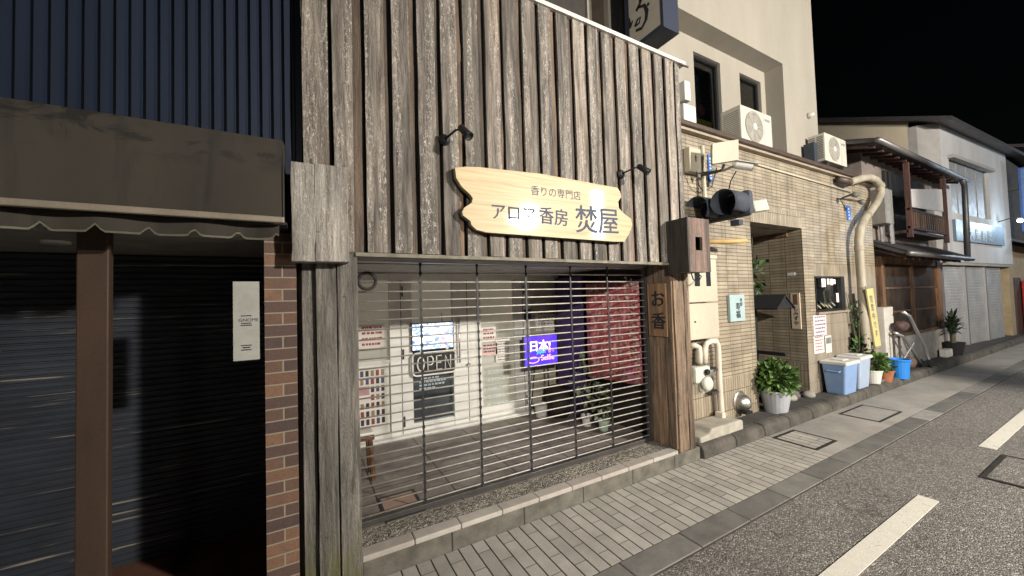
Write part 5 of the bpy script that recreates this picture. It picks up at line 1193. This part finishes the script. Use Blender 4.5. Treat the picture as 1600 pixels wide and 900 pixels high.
bs = thing("blue_sign", "tall blue projecting sign at the right edge of the picture", "sign", (18.6, 2.0, 3.1))
MB().box(20.6, 20.75, 1.95, 2.5, 3.5, 5.6).build("panel", paint("blue_sign_face", (.05, .14, .42), .4), bs)
MB().box(20.594, 20.599, 2.0, 2.45, 3.55, 5.55).build("border", paint("blue_sign_inner", (.16, .26, .52), .4), bs)
MB().box(20.62, 20.73, 2.5, 2.9, 4.9, 5.0).build("bracket", M_rail, bs)
# folded metal walker
tr = thing("folding_trolley", "folded silver tube trolley with small dark wheels leaning by the old house", "trolley", (11.1, 2.7, VG))
def TP(u, v, y): return W(u, v, y)
b0 = W(1443, 572, 2.62); 
mb = MB(); mb.tube([(10.25, 2.70, 1.30), (10.45, 2.66, 1.20), (11.05, 2.62, .55), (11.18, 2.61, .30), (11.15, 2.60, .16)], .03, 8); mb.build("front_tube", M_alu, tr, smooth=True)
mb = MB(); mb.tube([(10.0, 2.76, .90), (10.35, 2.74, .80), (10.85, 2.72, .42), (11.12, 2.70, .16)], .028, 8); mb.build("rear_tube", M_alu, tr, smooth=True)
mb = MB(); mb.tube([(10.05, 2.80, .18), (10.05, 2.80, .92)], .018, 6); mb.build("support_leg", M_rail, tr); mb = MB(); mb.tube([(10.35, 2.80, .18), (10.35, 2.80, .85)], .018, 6); mb.build("support_leg", M_rail, tr)
mb = MB(); mb.tube([(10.35, 2.76, .35), (10.75, 2.70, .65)], .015, 6); mb.build("brace", M_alu, tr)
for x, y in ((11.14, 2.60), (11.10, 2.72), (10.2, 2.80)): MB().lathe((x, y-.02, VG+.085), [(.001, -.02), (.085, -.02), (.085, .02), (.001, .02)], 16, (0, 1, 0)).build("wheel", M_black, tr)
MB().ell((10.22, 2.72, 1.02), .20, .10, .10, jit=.1).build("bag", paint("grey_red_bag", (.10, .055, .05), .7, dirt=.6), tr, smooth=True)
MB().ell((10.62, 2.74, .26), .17, .09, .12, jit=.05).build("motor_box", paint("brown_box", (.13, .08, .06), .6), tr, smooth=True)
pl_ = thing("potted_palm", "dark spiky palm in a black pot before the grey shutters", "potted plant", (13.55, 2.72, VG), "potted plants along the verge")
MB().lathe((13.55, 2.74, VG), [(.14, 0), (.2, .32), (.18, .31), (.001, .28)], 18).build("pot", M_blackp, pl_)
rnd = random.Random(9); mb = MB()
for i in range(120):
    a_ = rnd.uniform(0, 6.28); L_ = rnd.uniform(.35, .65); e_ = rnd.uniform(.2, 1.3); base = Vector((13.55, 2.74, VG+rnd.uniform(.45, .75))); d = Vector((math.cos(a_)*math.cos(e_), math.sin(a_)*math.cos(e_)*.5, math.sin(e_))); m_ = base+d*L_*.55; t_ = base+d*L_+Vector((0, 0, -.25*L_)); s_ = d.cross(Vector((0, 0, 1))).normalized()*.022
    mb.add([base-s_*.4, base+s_*.4, m_+s_, t_, m_-s_], [(0, 1, 2, 4), (4, 2, 3)])
mb.build("foliage", leafmat("palm_leaf", (.008, .016, .006), (.025, .04, .015)), pl_); MB().tube([(13.55, 2.74, VG+.28), (13.57, 2.74, VG+.7)], .05, 8).build("trunk", M_stem, pl_)
tag(MB().box(13.0, 13.4, 2.72, 2.86, VG, VG+.18).build("planter_box", M_plastic, None, bevel=.02), "white planter box beside the spiky palm", "planter")

# ================================================================== LAMPS
def street_lamp(p, foot, watts, colr, lab, panel, glow, size=.16, aim=None):
    th = thing("street_lamp", lab, "street lamp", foot, "street lamps across the road")
    p = Vector(p); f = Vector(foot)
    MB().tube([f, f+Vector((0, 0, 1.0)), (f.x, f.y, p.z+.35)], [.09, .075, .055], 12).build("pole", M_rail, th, smooth=True)
    MB().tube([(f.x, f.y, p.z+.32), (f.x, (f.y+p.y)/2, p.z+.42), (p.x, p.y-.05, p.z+.32)], .035, 8).build("arm", M_rail, th, smooth=True)
    MB().lathe((p.x, p.y, p.z), [(panel+.04, .16), (panel+.04, .20), (.10, .30), (.04, .34)], 20).build("head", M_rail, th, smooth=True)
    g = MB(); g.lathe((p.x, p.y, p.z), [(.001, -.22), (panel*.55, -.18), (panel*.92, -.05), (panel, .08), (panel*.96, .155)], 22); gl = g.build("globe", emit("lamp_glow"+lab[:12], colr, glow), th, smooth=True)
    l = bpy.data.lights.new("street_lamp_light", 'SPOT' if aim else 'POINT')
    if aim: l.spot_size = R(62); l.spot_blend = .7
    l.energy = watts; l.color = colr; l.shadow_soft_size = size
    o = bpy.data.objects.new("street_lamp_light", l); COL.objects.link(o); o.location = (p.x, p.y+panel+.25, p.z-.05)
    if aim: o.rotation_euler = (Vector(aim)-o.location).to_track_quat('-Z', 'Y').to_euler()
street_lamp(LAMP_P, (LAMP_P.x, LAMP_P.y-.9, 0), LAMP_W, LAMP_COL, "street lamp with a warm round globe across the road from the shop", .40, 45, .2)
street_lamp((26, -2.0, 5.0), (26, -2.9, 0), 700, (.62, .80, 1.0), "street lamp with a cool white globe farther along the road", .2, 20)
street_lamp((-2.6, -8.2, 5.2), (-2.6, -9.1, 0), 5000, (1.0, .93, .83), "street lamp with a warm globe across the road to the left of the shops", .25, 20, .16, (8.0, 3.0, 1.2))  # unseen lamp added as fill; its cone spares the left shop
# lit vertical sign across the road, mirrored in the varnish of the signboard
vv = thing("lit_sign", "tall pale blue lit sign on a post across the road", "sign", (8.3, -4.1, 0))
MB().box(8.05, 8.55, -4.2, -4.05, 3.3, 5.6).build("casing", M_navy, vv); MB().box(8.08, 8.52, -4.048, -4.035, 3.65, 5.2).build("face", emit("pale_blue_face", (.66, .80, 1), 40), vv); MB().tube([(8.3, -4.13, 0), (8.3, -4.13, 3.3)], .06, 10).build("post", M_rail, vv)
